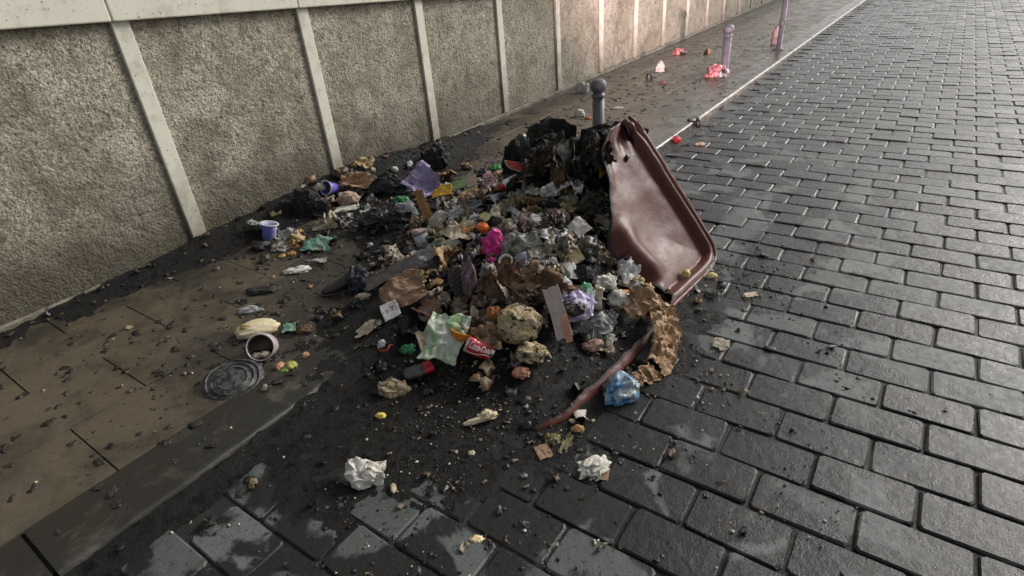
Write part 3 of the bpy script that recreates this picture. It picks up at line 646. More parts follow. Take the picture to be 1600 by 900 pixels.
lump('wet_tissue', 'lower stained tissue with twisted end near orange bits', 'tissue', 965, 464, 42, 34, WHITE, .4, .45, 2.2, .3, -15)
sheet('tissue_tail', 'twisted grey paper tail pointing at the paper bag', 'paper', 985, 478, 24, 12, CLEAR, 20, -20, .3, 2, .2)
lump('brown_leaf', 'rounded tan leaf lying left of the lid foot', 'leaf', 990, 435, 28, 24, mat('dry_leaf', (.30, .21, .11), (.22, .17, .07), .6, .05), .55, .3, 1.6, .2, -25)
o = lump('blue_clip', 'small bright blue plastic stick standing below the tan leaf', 'plastic piece', 997, 458, 7, 22, PLAS('cyan_plastic', (.02, .38, .60), None, 0, .3), .1, .1, 1, .1)
lump('orange_bits', 'bright orange food bits beside the lower stained tissue', 'food scrap', 975, 455, 18, 11, mat('carrot', (.70, .16, .02), (.55, .1, .015), .5, .05), .6, .5, 3)
lump('brown_husk', 'curled brown husk right of the blue stick', 'husk', 1011, 451, 20, 22, KRAFT, .4, .5, 2.4, .3)
lump('yellow_greens', 'yellow green vegetable scrap under the blue stick', 'food scrap', 1004, 468, 19, 15, mat('celery', (.38, .34, .10), None, .5, .05), .5, .5, 2.4)
lump('corn_piece', 'pale yellow kernel resting inside the standing panel', 'food scrap', 1071, 434, 11, 13, mat('corn', (.68, .58, .22), None, .45, 0), .3, .12, 1, .1, 0, .03)
lump('corn_piece', 'pale yellow kernel on road just outside the panel corner', 'food scrap', 1111, 430, 15, 10, mat('corn', (.68, .58, .22), None, .45, 0), .4, .12, 1, .1)
sheet('plastic_sliver', 'bluish grey plastic sliver in front of the standing panel', 'plastic piece', 974, 418, 26, 10, CLEAR, 15, -28, .2, 1.5, .1)
lump('char_cinder', 'black crumbly cinder ball at centre right of the heap', 'cinder', 911, 431, 36, 38, mat('cinder', (.014, .014, .016), (.022, .022, .026), .6, 0, 40, 1.0), .25, .35, 4.0, .25, sub=5)
sheet('dark_dish', 'dark grey curved dish fragment left of the cinder ball', 'dish', 882, 433, 40, 26, PLAS('dark_grey', (.085, .09, .08), (.05, .052, .046), .15, .3), 35, 10, .3, 1, .1, -.8)
sheet('yellow_white_label', 'torn white and yellow label above the cinder ball', 'label', 900, 405, 20, 24, PAPER('label', (.62, .58, .44), (.55, .42, .15), .04), 50, 30, .1, 1, .06)
lump('brown_pouch', 'glossy brown grey plastic pouch in the shade of the panel', 'pouch', 916, 388, 44, 42, PLAS('brown_pouch', (.075, .062, .045), (.12, .10, .08), .15, .22), .3, .3, 1.6, .3)
lump('white_pot', 'small white pot lying left of the brown pouch', 'pot', 882, 374, 20, 20, PLAS('pale_plastic', (.55, .55, .55), None, .05, .35), .2, .2, 1.2, .2, 30)
sheet('white_sheet_scrap', 'white torn sheet with bluish edge above the brown pouch', 'paper', 907, 362, 26, 28, WHITE, 48, 38, .15, 1.4, .12)
sheet('scorched_packet', 'orange yellow scorched packaging stuck in the black folds', 'packaging', 940, 268, 24, 42, PLAS('scorched_yellow', (.55, .24, .02), (.30, .12, .02), .22, .35), 68, -12, .3, 2.4, .3, 0, .6, .03)
sheet('orange_rag', 'small orange torn scrap under the black folds near panel', 'scrap', 953, 345, 24, 14, PLAS('ochre', (.45, .22, .04), None, .25, .5), 40, -12, .3)
for j, (x, y, ww, hh_, lab, rr) in enumerate([(884, 292, 30, 72, 'scorched brown sacking hanging down the middle of black folds', 14), (860, 348, 34, 50, 'dirty olive brown sacking at left foot of the black folds', -28), (925, 325, 46, 56, 'dark olive scorched cloth below the yellow packaging', 4)]):
    sheet('scorched_sacking', lab, 'sacking', x, y, ww, hh_, mat('sacking%d' % j, [(.17, .10, .05), (.15, .12, .07), (.060, .052, .034)][j], [(.05, .035, .02), (.07, .05, .03), (.02, .018, .013)][j], .6, .42, 26, .9), 58, rr, .45, 4.5, .42, 0, .9, .02, n=60)
# --- loaf, orange, packet, cans
lump('burnt_loaf', 'round cream loaf speckled with char in front of the heap', 'bread', 812, 503, 62, 62, BURNTBREAD, .30, .14, 1.4, .18, 0, sub=5)
lump('burnt_crust', 'scorched tan crust lump below the round burnt loaf', 'bread', 833, 545, 46, 34, BURNTBREAD, .45, .4, 2.0, .3, 0, sub=5)
lump('peach_skin', 'small peach coloured peel scrap on ash below the crust', 'peel', 814, 580, 25, 20, PEACH, .4, .5, 2.2, .3)
sheet('pale_tag', 'long pale wrinkled scrap standing beside the orange half', 'scrap', 741, 500, 16, 36, PAPER('pale_skin', (.42, .36, .29), (.28, .22, .16), .2), 58, -10, .25, 2.2, .2)
lump('orange_wad', 'orange stained paper wad left above the burnt loaf', 'paper', 771, 489, 26, 26, PAPER('orange_stain', (.48, .17, .04), (.25, .11, .05), .15), .35, .5, 2.2)
def toward(p, d): return p + (Vector(EYE) - p).normalized() * d
e = tag(empty('orange_half', toward(at(723, 521), .10), (math.radians(-16), math.radians(20), RIGHT)), 'empty squeezed orange half, cut side showing', 'orange')
V, F = lathe([(.001, -.034), (.020, -.031), (.036, -.022), (.047, -.006), (.050, .010), (.046, .011), (.042, -.004), (.032, -.017), (.018, -.024), (.001, -.026)], 32, False); V[:, 1] *= .80; V *= 1.12
mi = [0 if f[0] // 32 < 4 else 1 for f in F]
link('peel', mesh('peel', V, [f for f, q in zip(F, mi) if not q], ORANGE), e); link('pith', mesh('pith', V, [f for f, q in zip(F, mi) if q], mat('pith', (.62, .30, .05), (.35, .14, .03), .6, .1, 40)), e)
sheet('greens_packet', 'white and pale green printed packet in front of heap', 'packet', 697, 543, 58, 76, PLAS('green_print', (.52, .55, .48), (.24, .36, .18), .10, .38, scale=11), 42, -16, .28, 2.6, .13, 0, .8, .01)
sheet('packet_flap', 'cream folded flap at left edge of the green packet', 'packet', 668, 548, 20, 40, CREAMP, 45, 20, .2, 1.5, .1, 0, .4, .01)
CANRED = mat('can_red', (.52, .010, .022), (.42, .008, .018), .25, .0, 12, .08, coat=.4)
ALU = mat('aluminium', (.62, .62, .63), (.45, .45, .46), .3, .12, 20, .15, metal=.9)
e = tag(empty('soda_can', at(749, 553) + Vector((-.01, -.01, .036)), (0, math.radians(24), RIGHT + math.radians(-8))), 'crushed red soda can with white script under the orange half', 'can')
e.scale = (1.1, 1.1, 1.1)
def dent(V):
    V = np.array(V, float); V[:, 1] *= .86; V[:, 1] += .012 * (vn(V * 26, 7) - .5); V[:, 2] += .012 * (vn(V * 26, 9) - .5); return V
ax = [2, 0, 1]
V, F = lathe([(.033, z) for z in np.linspace(-.046, .046, 18)], 40, False); link('body', mesh('body', dent(V[:, ax]), F, CANRED), e)
V, F = lathe([(.033, .046), (.030, .054), (.0265, .058), (.0275, .060), (.026, .060), (.025, .056), (.001, .056)], 40, False); link('top', mesh('top', dent(V[:, ax]), F, ALU), e)
V, F = lathe([(.033, -.046), (.028, -.054), (.024, -.056), (.02, -.051), (.001, -.049)], 40, False); link('base', mesh('base', dent(V[:, ax]), F, ALU), e)
cu = bpy.data.curves.new('t', 'FONT'); cu.body = 'Coca-Cola'; cu.size = .036; cu.shear = .35; cu.align_x = 'CENTER'; cu.align_y = 'CENTER'; cu.offset = .0008; cu.resolution_u = 3
to = bpy.data.objects.new('t', cu); me = bpy.data.meshes.new_from_object(to); bpy.data.objects.remove(to)
bm = bmesh.new(); bm.from_mesh(me); bmesh.ops.triangulate(bm, faces=bm.faces); bmesh.ops.subdivide_edges(bm, edges=bm.edges, cuts=2); bm.to_mesh(me); bm.free()
V = np.array([v.co[:] for v in me.vertices]); a0 = math.radians(38); xx = V[:, 0] / np.abs(V[:, 0]).max() * .043; aa = V[:, 1] / .033 + a0
V = dent(np.stack([xx, -.0345 * np.cos(aa), .0345 * np.sin(aa)], 1)); V[:, 1] -= .0010; V[:, 2] += .0008
me.vertices.foreach_set('co', V.astype(np.float32).ravel()); me.materials.clear(); me.materials.append(mat('white_print', (.75, .74, .72), None, .4, 0)); link('script_lettering', me, e)
xs = np.linspace(-.046, .046, 24); wv_ = math.radians(1) * (8 * np.sin(xs * 60)) + a0 - .75
V = np.concatenate([np.stack([xs, -.0338 * np.cos(wv_ + q), .0338 * np.sin(wv_ + q)], 1) for q in (-.09, .09)]); V = dent(V); V[:, 1] -= .001
link('white_wave', mesh('white_wave', V, [[k, k + 1, 25 + k, 24 + k] for k in range(23)], mat('white_print', (.75, .74, .72), None, .4, 0)), e)
e = tag(empty('crushed_bottle', at(656, 584) + Vector((0, 0, .022)), (0, 0, RIGHT + math.radians(28))), 'crushed clear dark bottle with red label below the packet', 'bottle')
def lying(V): V = np.array(V)[:, [2, 0, 1]]; V[:, 2] *= .62; V += .010 * np.stack([vn(V * 30, 5) - .5, vn(V * 30, 6) - .5, vn(V * 30, 7) - .5], 1); return V
V, F = lathe([(.001, -.075), (.02, -.072), (.036, -.055), (.037, -.01), (.034, .0), (.035, .02)], 30, False); link('bottle_body', mesh('bottle_body', lying(V), F, PLAS('smoky_plastic', (.055, .045, .042), (.10, .09, .085), .1, .12, bump=.5)), e)
V, F = lathe([(.0355, .018), (.037, .022), (.036, .05), (.038, .055), (.030, .056)], 30, False); link('bottle_label', mesh('bottle_label', lying(V), F, RED), e)
lump('beige_wad', 'beige crumpled wad on ash left of the crushed bottle', 'paper', 617, 601, 44, 34, PAPER('beige_wad', (.33, .27, .18), (.20, .155, .09), .12), .4, .5, 2.0, .35, 0, sub=5)
lump('green_scrap', 'dark green plastic scrap in black ash left of packet', 'scrap', 637, 543, 22, 18, GREEN, .4, .5, 2.4)
p = at(603, 547); V, F = ctube([(-.03, .01, .01), (-.032, -.01, .012), (-.01, -.022, .012), (.012, -.015, .012), (.02, .008, .02), (.03, .02, .012)], [.003] * 6, 3, .1, 40, 8, 6)
tag(link('red_loop', mesh('red_loop', V, F, mat('red_cord', (.42, .05, .02), None, .4, .05)), None, p, (0, 0, RIGHT)), 'thin red plastic loop on ash under the printed carton', 'loop')
# --- carton with print, brown papers
o = sheet('printed_carton', 'brown carton with white panel and dark print marks', 'carton', 632, 474, 66, 40, TAN, 38, 24, .28, 2.4, .14, 0, .8, .015)
e = empty('white_label_card', at(612, 492) + Vector((-.012, -.012, .035)), (math.radians(42), 0, RIGHT)); tag(e, 'white label panel with dark marks on the brown carton', 'label')
V, F = sheetV(.085, .085, .008, 55, 1.2, 20, .06); V = rotz(V, 24); me = mesh('card', V, F, PAPER('white_label', (.58, .55, .55), (.48, .45, .45), .03)); solid(link('card', me, e), .001)
for j, (x, y, a, b, r_) in enumerate([(.002, .012, .0035, .018, 10), (.012, .004, .0035, .016, -20), (.014, .018, .016, .0035, 15), (-.012, -.004, .004, .008, 30), (-.028, -.012, .003, .007, 0)]):
    V, F = box(-a / 2, a / 2, -b / 2, b / 2, 0, .001); link('print_mark', mesh('print_mark', V, F, mat('ink', (.02, .02, .035), None, .5, 0)), e, (x, y, .010), (0, 0, math.radians(24 + r_)))
sheet('torn_brown_paper', 'torn rust brown paper above the printed carton', 'paper', 640, 443, 60, 28, PAPER('rust_paper', (.28, .135, .065), (.36, .25, .17), .12), 42, 8, .35, 2.4, .25, 0, .7, .01)
sheet('pinkish_paper', 'pinkish brown crumpled paper trailing right of printed carton', 'paper', 668, 486, 54, 36, PAPER('pink_brown', (.27, .165, .105), (.19, .11, .07), .12), 35, -20, .35, 2.6, .28, 0, .7, .01)
sheet('folded_tan_paper', 'pale tan folded paper on ash at left of the heap', 'paper', 573, 517, 46, 24, CREAMP, 28, 20, .25, 1.6, .3, 0, .4)
lump('brown_paper_heap', 'wet brown paper bag with deep folds at centre of heap', 'paper bag', 781, 447, 62, 58, WETKRAFT, .25, .55, 2.4, .35, 0, sub=5)
lump('wet_brown_bag', 'wet torn brown bag right of the centre brown paper', 'paper bag', 852, 440, 74, 60, WETKRAFT, .3, .55, 2.4, .35, 0, sub=5)
sheet('brown_fold', 'dark brown paper flap hanging above the burnt loaf', 'paper', 800, 452, 40, 54, WETKRAFT, 62, 6, .3, 3, .15, 0, .9, .03, n=50)
e = tag(empty('shoe_sole', at(722, 462) + Vector((0, 0, .06)), (math.radians(62), math.radians(-10), RIGHT + math.radians(15))), 'dark ribbed shoe sole standing on edge in the heap', 'shoe')
th = np.linspace(0, 2 * np.pi, 40, endpoint=False); ox = (.050 + .008 * np.sin(th)) * np.cos(th); oy = .098 * np.sin(th)
ring = np.stack([ox, oy], 1); V = np.concatenate([np.column_stack([ring, np.full(40, -.018)]), np.column_stack([ring, np.full(40, .008)]), np.column_stack([ring * .9, np.full(40, .014)])])
F = [[k, (k + 1) % 40, 40 + (k + 1) % 40, 40 + k] for k in range(40)] + [[40 + k, 40 + (k + 1) % 40, 80 + (k + 1) % 40, 80 + k] for k in range(40)] + [list(range(40))[::-1], list(range(80, 120))]
link('sole', mesh('sole', V, F, SHOE), e)
for j in range(9):
    y = -.076 + j * .019; wv = .046 * math.sqrt(max(.05, 1 - (y / .1) ** 2)); V, F = box(-wv, wv, -.0055, .0055, 0, .010, .004); link('tread_rib', mesh('tread_rib', V, F, SHOE, False), e, (0, y, .013), (0, 0, .35))
lump('shoe_upper', 'dusky mauve crumpled shoe upper beside the ribbed sole', 'shoe', 737, 440, 22, 62, PLAS('mauve_leather', (.13, .075, .07), (.20, .15, .17), .2, .3), .1, .4, 2, .3)
# --- middle of heap
lump('pink_bag', 'bright magenta knotted plastic bag on top of the heap', 'bag', 776, 386, 38, 40, PINK, .2, .32, 2.0, .25, 0, .02, sub=5)
lump('pink_knot', 'magenta plastic scrap hanging below the knotted magenta bag', 'bag', 768, 407, 20, 14, PINK, .3, .5, 2.4, .35)
lump('pink_wad', 'small magenta plastic scrap near the black folds', 'bag', 822, 352, 19, 17, PINK, .3, .5, 2.2, .35)
lump('pink_scrap', 'pale pink plastic scrap left of the ringed jar', 'scrap', 736, 404, 19, 13, PLAS('pale_pink', (.50, .12, .32), (.4, .25, .4), .06, .3), .5, .5, 2)
e = tag(empty('jar', at(792, 416) + Vector((0, 0, .02)), (math.radians(40), math.radians(-12), RIGHT)), 'white round jar with brown contents, mouth facing up', 'jar')
V, F = lathe([(.028, -.03), (.036, -.028), (.038, .02), (.036, .027), (.031, .027), (.027, .022), (.026, .002)], 30, False); link('jar_body', mesh('jar_body', V, F, PLAS('white_plastic', (.66, .65, .63), (.52, .5, .46), .05, .35)), e)
V, F = crumple((.05, .05, .014), 91, .5); link('contents', mesh('contents', V, F, mat('brown_food', (.24, .12, .03), (.12, .07, .02), .5, .1, 50)), e)
e = tag(empty('tomato', at(754, 361) + Vector((0, 0, .018))), 'round orange red tomato at upper centre of the heap', 'tomato')
V, F = lathe([(.001, -.03), (.02, -.028), (.034, -.014), (.037, .002), (.032, .018), (.018, .026), (.006, .025), (.001, .021)], 28, False); link('flesh', mesh('flesh', V, F, mat('tomato_skin', (.62, .12, .008), (.52, .08, .006), .25, 0, 10, .05)), e)
V, F = lathe([(.006, 0), (.004, .004), (.002, .01), (.001, .011)], 8, False); link('stalk', mesh('stalk', V, F, OLIVE), e, (0, 0, .021))
e = tag(empty('lemon_half', at(758, 345) + Vector((0, 0, .02)), (math.radians(35), 0, RIGHT)), 'greenish yellow lemon half right above the tomato', 'lemon')
V, F = lathe([(.001, -.02), (.018, -.016), (.028, -.004), (.030, .004), (.027, .005)], 24, False); link('rind', mesh('rind', V, F, mat('lemon_rind', (.42, .38, .08), None, .4, .05)), e)
V, F = lathe([(.027, .005), (.014, .0035), (.001, .0035)], 24, False); link('cut_face', mesh('cut_face', V, F, mat('lemon_flesh', (.46, .44, .22), (.32, .29, .10), .4, .05, 60)), e)
lump('spotted_bag', 'grey olive speckled plastic bag right of the magenta bag', 'bag', 812, 382, 56, 44, PLAS('speckled_film', (.26, .27, .22), (.17, .17, .14), .26, .3), .3, .25, 1.4, .25, 0, sub=5)
lump('blue_grey_wad', 'pale blue grey crumpled film right of the ringed jar', 'film', 823, 405, 32, 28, PLAS('bluish_film', (.42, .43, .50), (.28, .28, .33), .14, .25), .3, .45, 2)
lump('white_lump', 'small white wad touching the ringed jar', 'paper', 808, 416, 14, 14, WHITE, .3)
lump('green_lump', 'small dark green lump behind the ringed jar', 'scrap', 803, 398, 12, 9, GREEN, .3)
sheet('ivory_paper', 'ivory stained paper spread left of the tomato', 'paper', 722, 366, 54, 40, CREAMP, 30, -20, .3, 2.2, .22, 0, .6, .01)
lump('orange_rind', 'heap of orange rind strips on the ivory paper', 'peel', 733, 362, 30, 20, mat('rind', (.52, .22, .05), (.42, .26, .10), .5, .08), .5, .55, 3, .35, 0, .02)
lump('foam_block', 'white foam lump at lower left of ivory paper', 'foam', 711, 385, 22, 24, mat('foam', (.60, .56, .48), None, .7, .04), .2, .15, 1.2, .15)
sheet('silver_film', 'black and silver torn film left of the magenta bag', 'film', 744, 390, 30, 20, PLAS('silver', (.45, .45, .46), (.03, .03, .03), .2, .22, scale=26), 35, 30, .3, 2.5, .2)
sheet('ivory_strip', 'long ivory paper strip leading to the small magenta scrap', 'paper', 793, 362, 50, 16, PAPER('ivory', (.40, .37, .26), (.30, .27, .18), .16), 30, 26, .25, 1.8, .15)
lump('dark_lump', 'smooth dark stone like lump right of the tomato', 'lump', 780, 348, 26, 20, mat('dark_lump', (.022, .022, .021), None, .4, 0), .25, .15, 1.2, .15)
sheet('clear_bag', 'wrinkled clear plastic bag on left slope of the heap', 'bag', 668, 402, 50, 26, CLEAR, 22, 15, .35, 2.6, .22, 0, .9)
lump('yellow_pod', 'small yellow green pod on the clear plastic bag', 'food scrap', 688, 393, 11, 7, mat('pod', (.50, .46, .10), None, .5, 0), .4, .1, 1, .1, 0, .03)
lump('blue_rag', 'light blue and white rag on left slope of heap', 'rag', 666, 373, 30, 24, PAPER('blue_rag', (.36, .42, .50), (.52, .50, .46), .14), .4, .5, 2.2)
lump('rosy_paper', 'pink and white soaked paper above the light blue rag', 'paper', 662, 360, 32, 16, PAPER('rosy', (.52, .34, .34), (.58, .50, .46), .08), .5, .5, 2.2)
lump('grey_green_clump', 'grey green mouldy clump right of the light blue rag', 'food scrap', 690, 380, 26, 26, mat('mould', (.20, .20, .13), (.28, .27, .2), .7, .2, 50), .4, .5, 3)
lump('white_bowl', 'whitish crushed paper bowl right below the brown wedge', 'bowl', 689, 341, 26, 24, WHITE, .25, .3, 1.6, .25)
sheet('brown_wedge', 'upright brown cardboard wedge left of the paper bowl', 'cardboard', 664, 328, 14, 50, mat('ochre_card', (.34, .17, .06), (.22, .11, .04), .7, .1), 62, 16, .1, 1, .12, 0, .2)
sheet('grey_net', 'grey mesh film strip above the tomato', 'film', 738, 326, 46, 22, GREYP, 35, 24, .3, 2.6, .25)
lump('maroon_scrap', 'dull maroon soaked scrap left above the tomato', 'scrap', 730, 342, 24, 11, mat('maroon', (.14, .06, .075), None, .5, .1), .5, .5, 2)
lump('pale_blue_wad', 'pale blue crumpled film left of the maroon scrap', 'film', 709, 344, 20, 16, PLAS('ice_film', (.40, .42, .48), None, .15, .25), .4, .5, 2.2)
# --- upper band
sheet('lilac_cloth', 'lilac cloth rag drawn up to a peak', 'cloth', 662, 300, 46, 48, LILAC, 42, -35, .55, 2.2, .18, 0, .8, .02, n=46)
lump('gold_wrapper', 'small gold and white wrapper at tip of lilac cloth', 'wrapper', 644, 286, 15, 12, PLAS('gold', (.50, .28, .06), (.6, .55, .45), .1, .25), .3, .5, 2.4)
lump('emerald_scrap', 'emerald green film behind the black glossy bags', 'film', 628, 312, 22, 18, GREEN, .4, .5, 2.2)
sheet('yellow_packet', 'bright yellow packet right of the lilac cloth', 'packet', 691, 305, 30, 17, YELLOW, 45, 6, .15, 1.4, .1, 0, .4, .02)
sheet('pale_green_tray', 'long pale green plastic strip beside the yellow packet', 'plastic strip', 718, 297, 30, 12, PLAS('pale_green', (.20, .30, .12), (.14, .22, .08), .05, .35), 42, 12, .12, 1.2, .05, 0, .3, .02)
sheet('patterned_carton', 'small patterned carton at end of the green strip', 'carton', 738, 291, 15, 16, PAPER('pattern', (.55, .52, .48), (.42, .28, .12), .12, scale=60), 50, 10, .1, 1, .05, 0, .3, .02)
sheet('mustard_sheet', 'mustard tan sheet below the patterned carton', 'paper', 734, 308, 28, 16, PAPER('mustard', (.30, .24, .09), (.34, .22, .11), .14), 35, 20, .2, 1.6, .1)
def net_bag(px, py, label, k):
    e = tag(empty('produce_net', at(px, py + 8), (0, 0, RIGHT)), label, 'net')
    m = mat('net_cord', (.55, .26, .32), (.62, .50, .50), .5, .1)
    for j in range(7):
        x = (j - 3) * .008 * k; V, F = ctube([(x, -.03 * k, .01), (x * 1.4 + .006, -.005, .03 * k), (x * .8 - .006, .02, .05 * k), (x * .3, .035 * k, .065 * k)], [.0022] * 4, j, .1, 40, 6, 6); link('strand', mesh('strand', V, F, m), e)
    for j in range(5):
        zz = .015 + j * .011 * k; V, F = ctube([(-.03 * k, -.02 + j * .01, zz), (-.008, -.026 + j * .011, zz + .006), (.01, -.026 + j * .011, zz + .004), (.03 * k, -.02 + j * .01, zz)], [.0022] * 4, j, .1, 40, 6, 4); link('cross_strand', mesh('cross_strand', V, F, m), e)
net_bag(765, 284, 'red and white produce net left of the white bottle', 1.5)
net_bag(790, 262, 'small pink produce net touching the watermelon slice', .9)
lump('green_wad', 'green plastic wad between the two produce nets', 'plastic piece', 775, 262, 18, 12, PLAS('grass_green', (.05, .26, .09), None, .05, .3), .4, .3, 1.5)
e = tag(empty('watermelon_slice', at(812, 273) + Vector((0, 0, .03)), (math.radians(-12), math.radians(12), RIGHT)), 'red watermelon slice with pale rind beside the black folds', 'watermelon')
a = np.linspace(math.pi, 2 * math.pi, 25); r0 = .098
def slice_(r1, r2, t):
    V = []
    for y in (-t, t):
        for r in (r1, r2): V += [(r * math.cos(q), y, r * .55 * math.sin(q) + .045) for q in a]
    n = 25; F = []
    for k in range(n - 1):
        F += [[k, k + 1, n + k + 1, n + k], [2 * n + k, 3 * n + k, 3 * n + k + 1, 2 * n + k + 1], [n + k, n + k + 1, 3 * n + k + 1, 3 * n + k], [k, 2 * n + k, 2 * n + k + 1, k + 1]]
    F += [[0, n, 3 * n, 2 * n], [n - 1, 3 * n - 1, 4 * n - 1, 2 * n - 1]]; return np.array(V), F
V, F = slice_(.001, .086, .018); link('flesh', mesh('flesh', V, F, mat('melon_flesh', (.60, .085, .06), (.50, .06, .05), .35, 0, 30, .2), False), e)
V, F = slice_(.0862, .094, .0185); link('white_rind', mesh('white_rind', V, F, mat('melon_white', (.62, .56, .32), None, .45, 0), False), e)
V, F = slice_(.0942, .099, .019); link('green_skin', mesh('green_skin', V, F, mat('melon_skin', (.06, .13, .03), None, .4, 0), False), e)
e = tag(empty('white_bottle', at(797, 297) + Vector((0, 0, .045)), (0, math.radians(-8), RIGHT + math.radians(38))), 'white plastic bottle with red cap lying in the heap', 'bottle')
V, F = lathe([(.001, .072), (.026, .070), (.033, .06), (.034, .0), (.033, -.02), (.022, -.045), (.016, -.05)], 30, False); link('bottle_body', mesh('bottle_body', V[:, [2, 0, 1]], F, PLAS('white_gloss', (.72, .68, .70), (.66, .62, .64), .02, .3)), e)
V, F = lathe([(.018, -.048), (.019, -.052), (.019, -.072), (.001, -.073)], 24, False); link('cap', mesh('cap', V[:, [2, 0, 1]], F, RED), e)
for x, y_, r_ in ((.03, .3, .008), (.0, .1, .006), (.045, -.3, .006)):
    V, F = box(-r_, r_, -r_ * .6, r_ * .6, 0, .0012); link('print_mark', mesh('print_mark', V, F, RED, False), e, (x, .034 * math.sin(y_) * -1, .034 * math.cos(y_)), (y_, 0, .4))
e = tag(empty('foil_tray', at(782, 312) + Vector((0, 0, .01)), (math.radians(35), 0, RIGHT + math.radians(35))), 'blue grey metal tray under the red cap', 'tray')
V, F = sheetV(.12, .075, .01, 77, 1.2, 24, .04, .3); solid(link('tray', mesh('tray', V, F, mat('blue_steel', (.22, .24, .29), (.30, .32, .36), .3, .06, 20, .2, metal=.5)), e), .001)
p = at(781, 326); V, F = ctube([(-.03, .02, .012), (0, .005, .016), (.025, -.012, .012), (.04, -.03, .010)], [(.006, .002), (.004, .002), (.003, .002), (.006, .002)], 3, .1, 30, 8, 6)
tag(link('plastic_fork', mesh('plastic_fork', V, F, PLAS('pale_cutlery', (.52, .50, .46), None, .05, .3)), None, p, (0, 0, RIGHT)), 'thin pale plastic cutlery handle below the metal tray', 'cutlery')
lump('bone_strip', 'long pale bone right of the plastic cutlery', 'bone', 804, 314, 30, 11, BONE, .5, .2, 1.2, .2, 18)
lump('greenish_peel', 'pale green peel above the long pale bone', 'peel', 806, 304, 22, 14, mat('melon_peel', (.34, .36, .18), (.4, .38, .24), .5, .08), .5, .4, 2)
lump('cabbage_bits', 'yellowish food scraps left of the long pale bone', 'food scrap', 788, 316, 16, 12, mat('cabbage', (.34, .32, .15), (.42, .38, .25), .6, .12, 60), .5, .6, 3)
lump('carrot_mix', 'orange and green peelings right of the dark lump', 'peel', 805, 343, 24, 17, mat('peelings', (.42, .20, .05), (.28, .30, .08), .5, .1, 50), .5, .6, 3)
lump('glossy_black_bag', 'glossy black bag with pale rim of foam below the cups', 'bag', 589, 340, 46, 36, BLACKBAG, .4, .4, 2.2, .3, sub=5)
lump('black_film_bag', 'glossy black torn bag left of the brown wedge', 'bag', 628, 338, 46, 38, BLACKBAG, .4, .5, 2.4, .35, sub=5)
sheet('blue_white_film', 'bluish white film strip on the torn black bag', 'film', 645, 334, 14, 34, CLEAR, 45, 30, .3, 2, .2, 0, .6, .03)
lump('lavender_wad', 'pale lavender film wad left of the lilac cloth', 'film', 630, 322, 24, 14, PLAS('lavender_film', (.32, .30, .38), None, .12, .3), .4, .45, 2)
lump('white_flake', 'white foam flake on the black bag by the wall', 'foam', 617, 264, 9, 9, WHITE, .3)
lump('white_pellet', 'white foam pellet resting at wall foot above brown paper', 'foam', 583, 269, 9, 8, WHITE, .3, lift=.02)
lump('black_bag_wall', 'dull black bin bag slumped against the wall foot', 'bag', 606, 287, 62, 36, BLACKBAG, .3, .4, 1.8, .3, sub=5)
lump('black_bag_corner', 'black burnt bag under the second cream pilaster', 'bag', 680, 247, 40, 34, mat('char_bag', (.012, .012, .012), None, .6, 0, 30, .9), .2, .45, 2, .3, sub=5)
lump('black_bag_left', 'black burnt bag at wall foot left of cream pilaster', 'bag', 486, 318, 46, 40, mat('char_bag', (.012, .012, .012), None, .6, 0, 30, .9), .2, .45, 2, .3, sub=5)
def cup(px, py, label, m, tx, ty, yaw, k=1.0, lift=.02):
    e = tag(empty('yogurt_cup', at(px, py) + Vector((0, 0, lift)), (math.radians(tx), math.radians(ty), RIGHT + math.radians(yaw))), label, 'cup')
    V, F = lathe(np.array([(.001, -.05), (.033, -.05), (.036, -.046), (.044, .04), (.0435, .042), (.042, .040), (.034, -.044), (.001, -.046)]) * k, 32, False); link('cup_body', mesh('cup_body', V, F, m), e)
    V, F = lathe(np.array([(.0445, .038), (.051, .040), (.052, .043), (.050, .0445), (.043, .043)]) * k, 32, False); link('cup_rim', mesh('cup_rim', V, F, PLAS('cup_white', (.66, .66, .68), None, .03, .35)), e); return e
cup(424, 371, 'blue and white yogurt cup standing tilted at far left', BLUEW, -8, 14, 0, 1.15, .05)
cup(518, 304, 'violet yogurt cup lying on its side under cream pilaster', PLAS('violet_cup', (.10, .07, .36), (.16, .12, .42), .03, .3), 50, -55, 10, 1.1, .05)
sheet('brown_wrap', 'brown and cream crumpled paper beside the violet cup', 'paper', 558, 290, 62, 30, PAPER('ochre_paper', (.36, .20, .10), (.45, .33, .24), .10), 42, 10, .5, 2.4, .25, 0, .7, .02, n=46)
lump('pale_wrap', 'pinkish cream paper wad under the brown crumpled paper', 'paper', 546, 309, 30, 24, PAPER('pink_cream', (.42, .32, .25), (.30, .22, .16), .1), .4, .5, 2)
lump('grey_pebble_paper', 'grey white crumpled paper left of the violet cup', 'paper', 502, 295, 15, 13, WHITE, .4, lift=.02)
sheet('grey_board', 'flat grey olive board on the sidewalk below the violet cup', 'board', 513, 352, 56, 18, PAPER('grey_board', (.18, .165, .12), (.13, .12, .085), .14), 4, 6, .08, 1.2, .14)
sheet('white_strip', 'white paper strip lying beyond the grey board', 'paper', 536, 330, 40, 10, WHITE, 10, 14, .2, 1.5, .1)
lump('cream_paper_cup', 'cream crushed paper cup on right end of grey board', 'cup', 522, 347, 14, 26, CREAMP, .15, .3, 1.6, .2)
sheet('teal_bag', 'flat teal plastic bag with food crumbs on sidewalk', 'bag', 491, 386, 56, 22, TEAL, 5, 4, .30, 2.2, .2, 0, .5)
lump('food_on_bag', 'cream food crumbs lying on the teal bag', 'food scrap', 496, 388, 22, 10, BREAD, .6, .5, 3, .3, 0, .012)
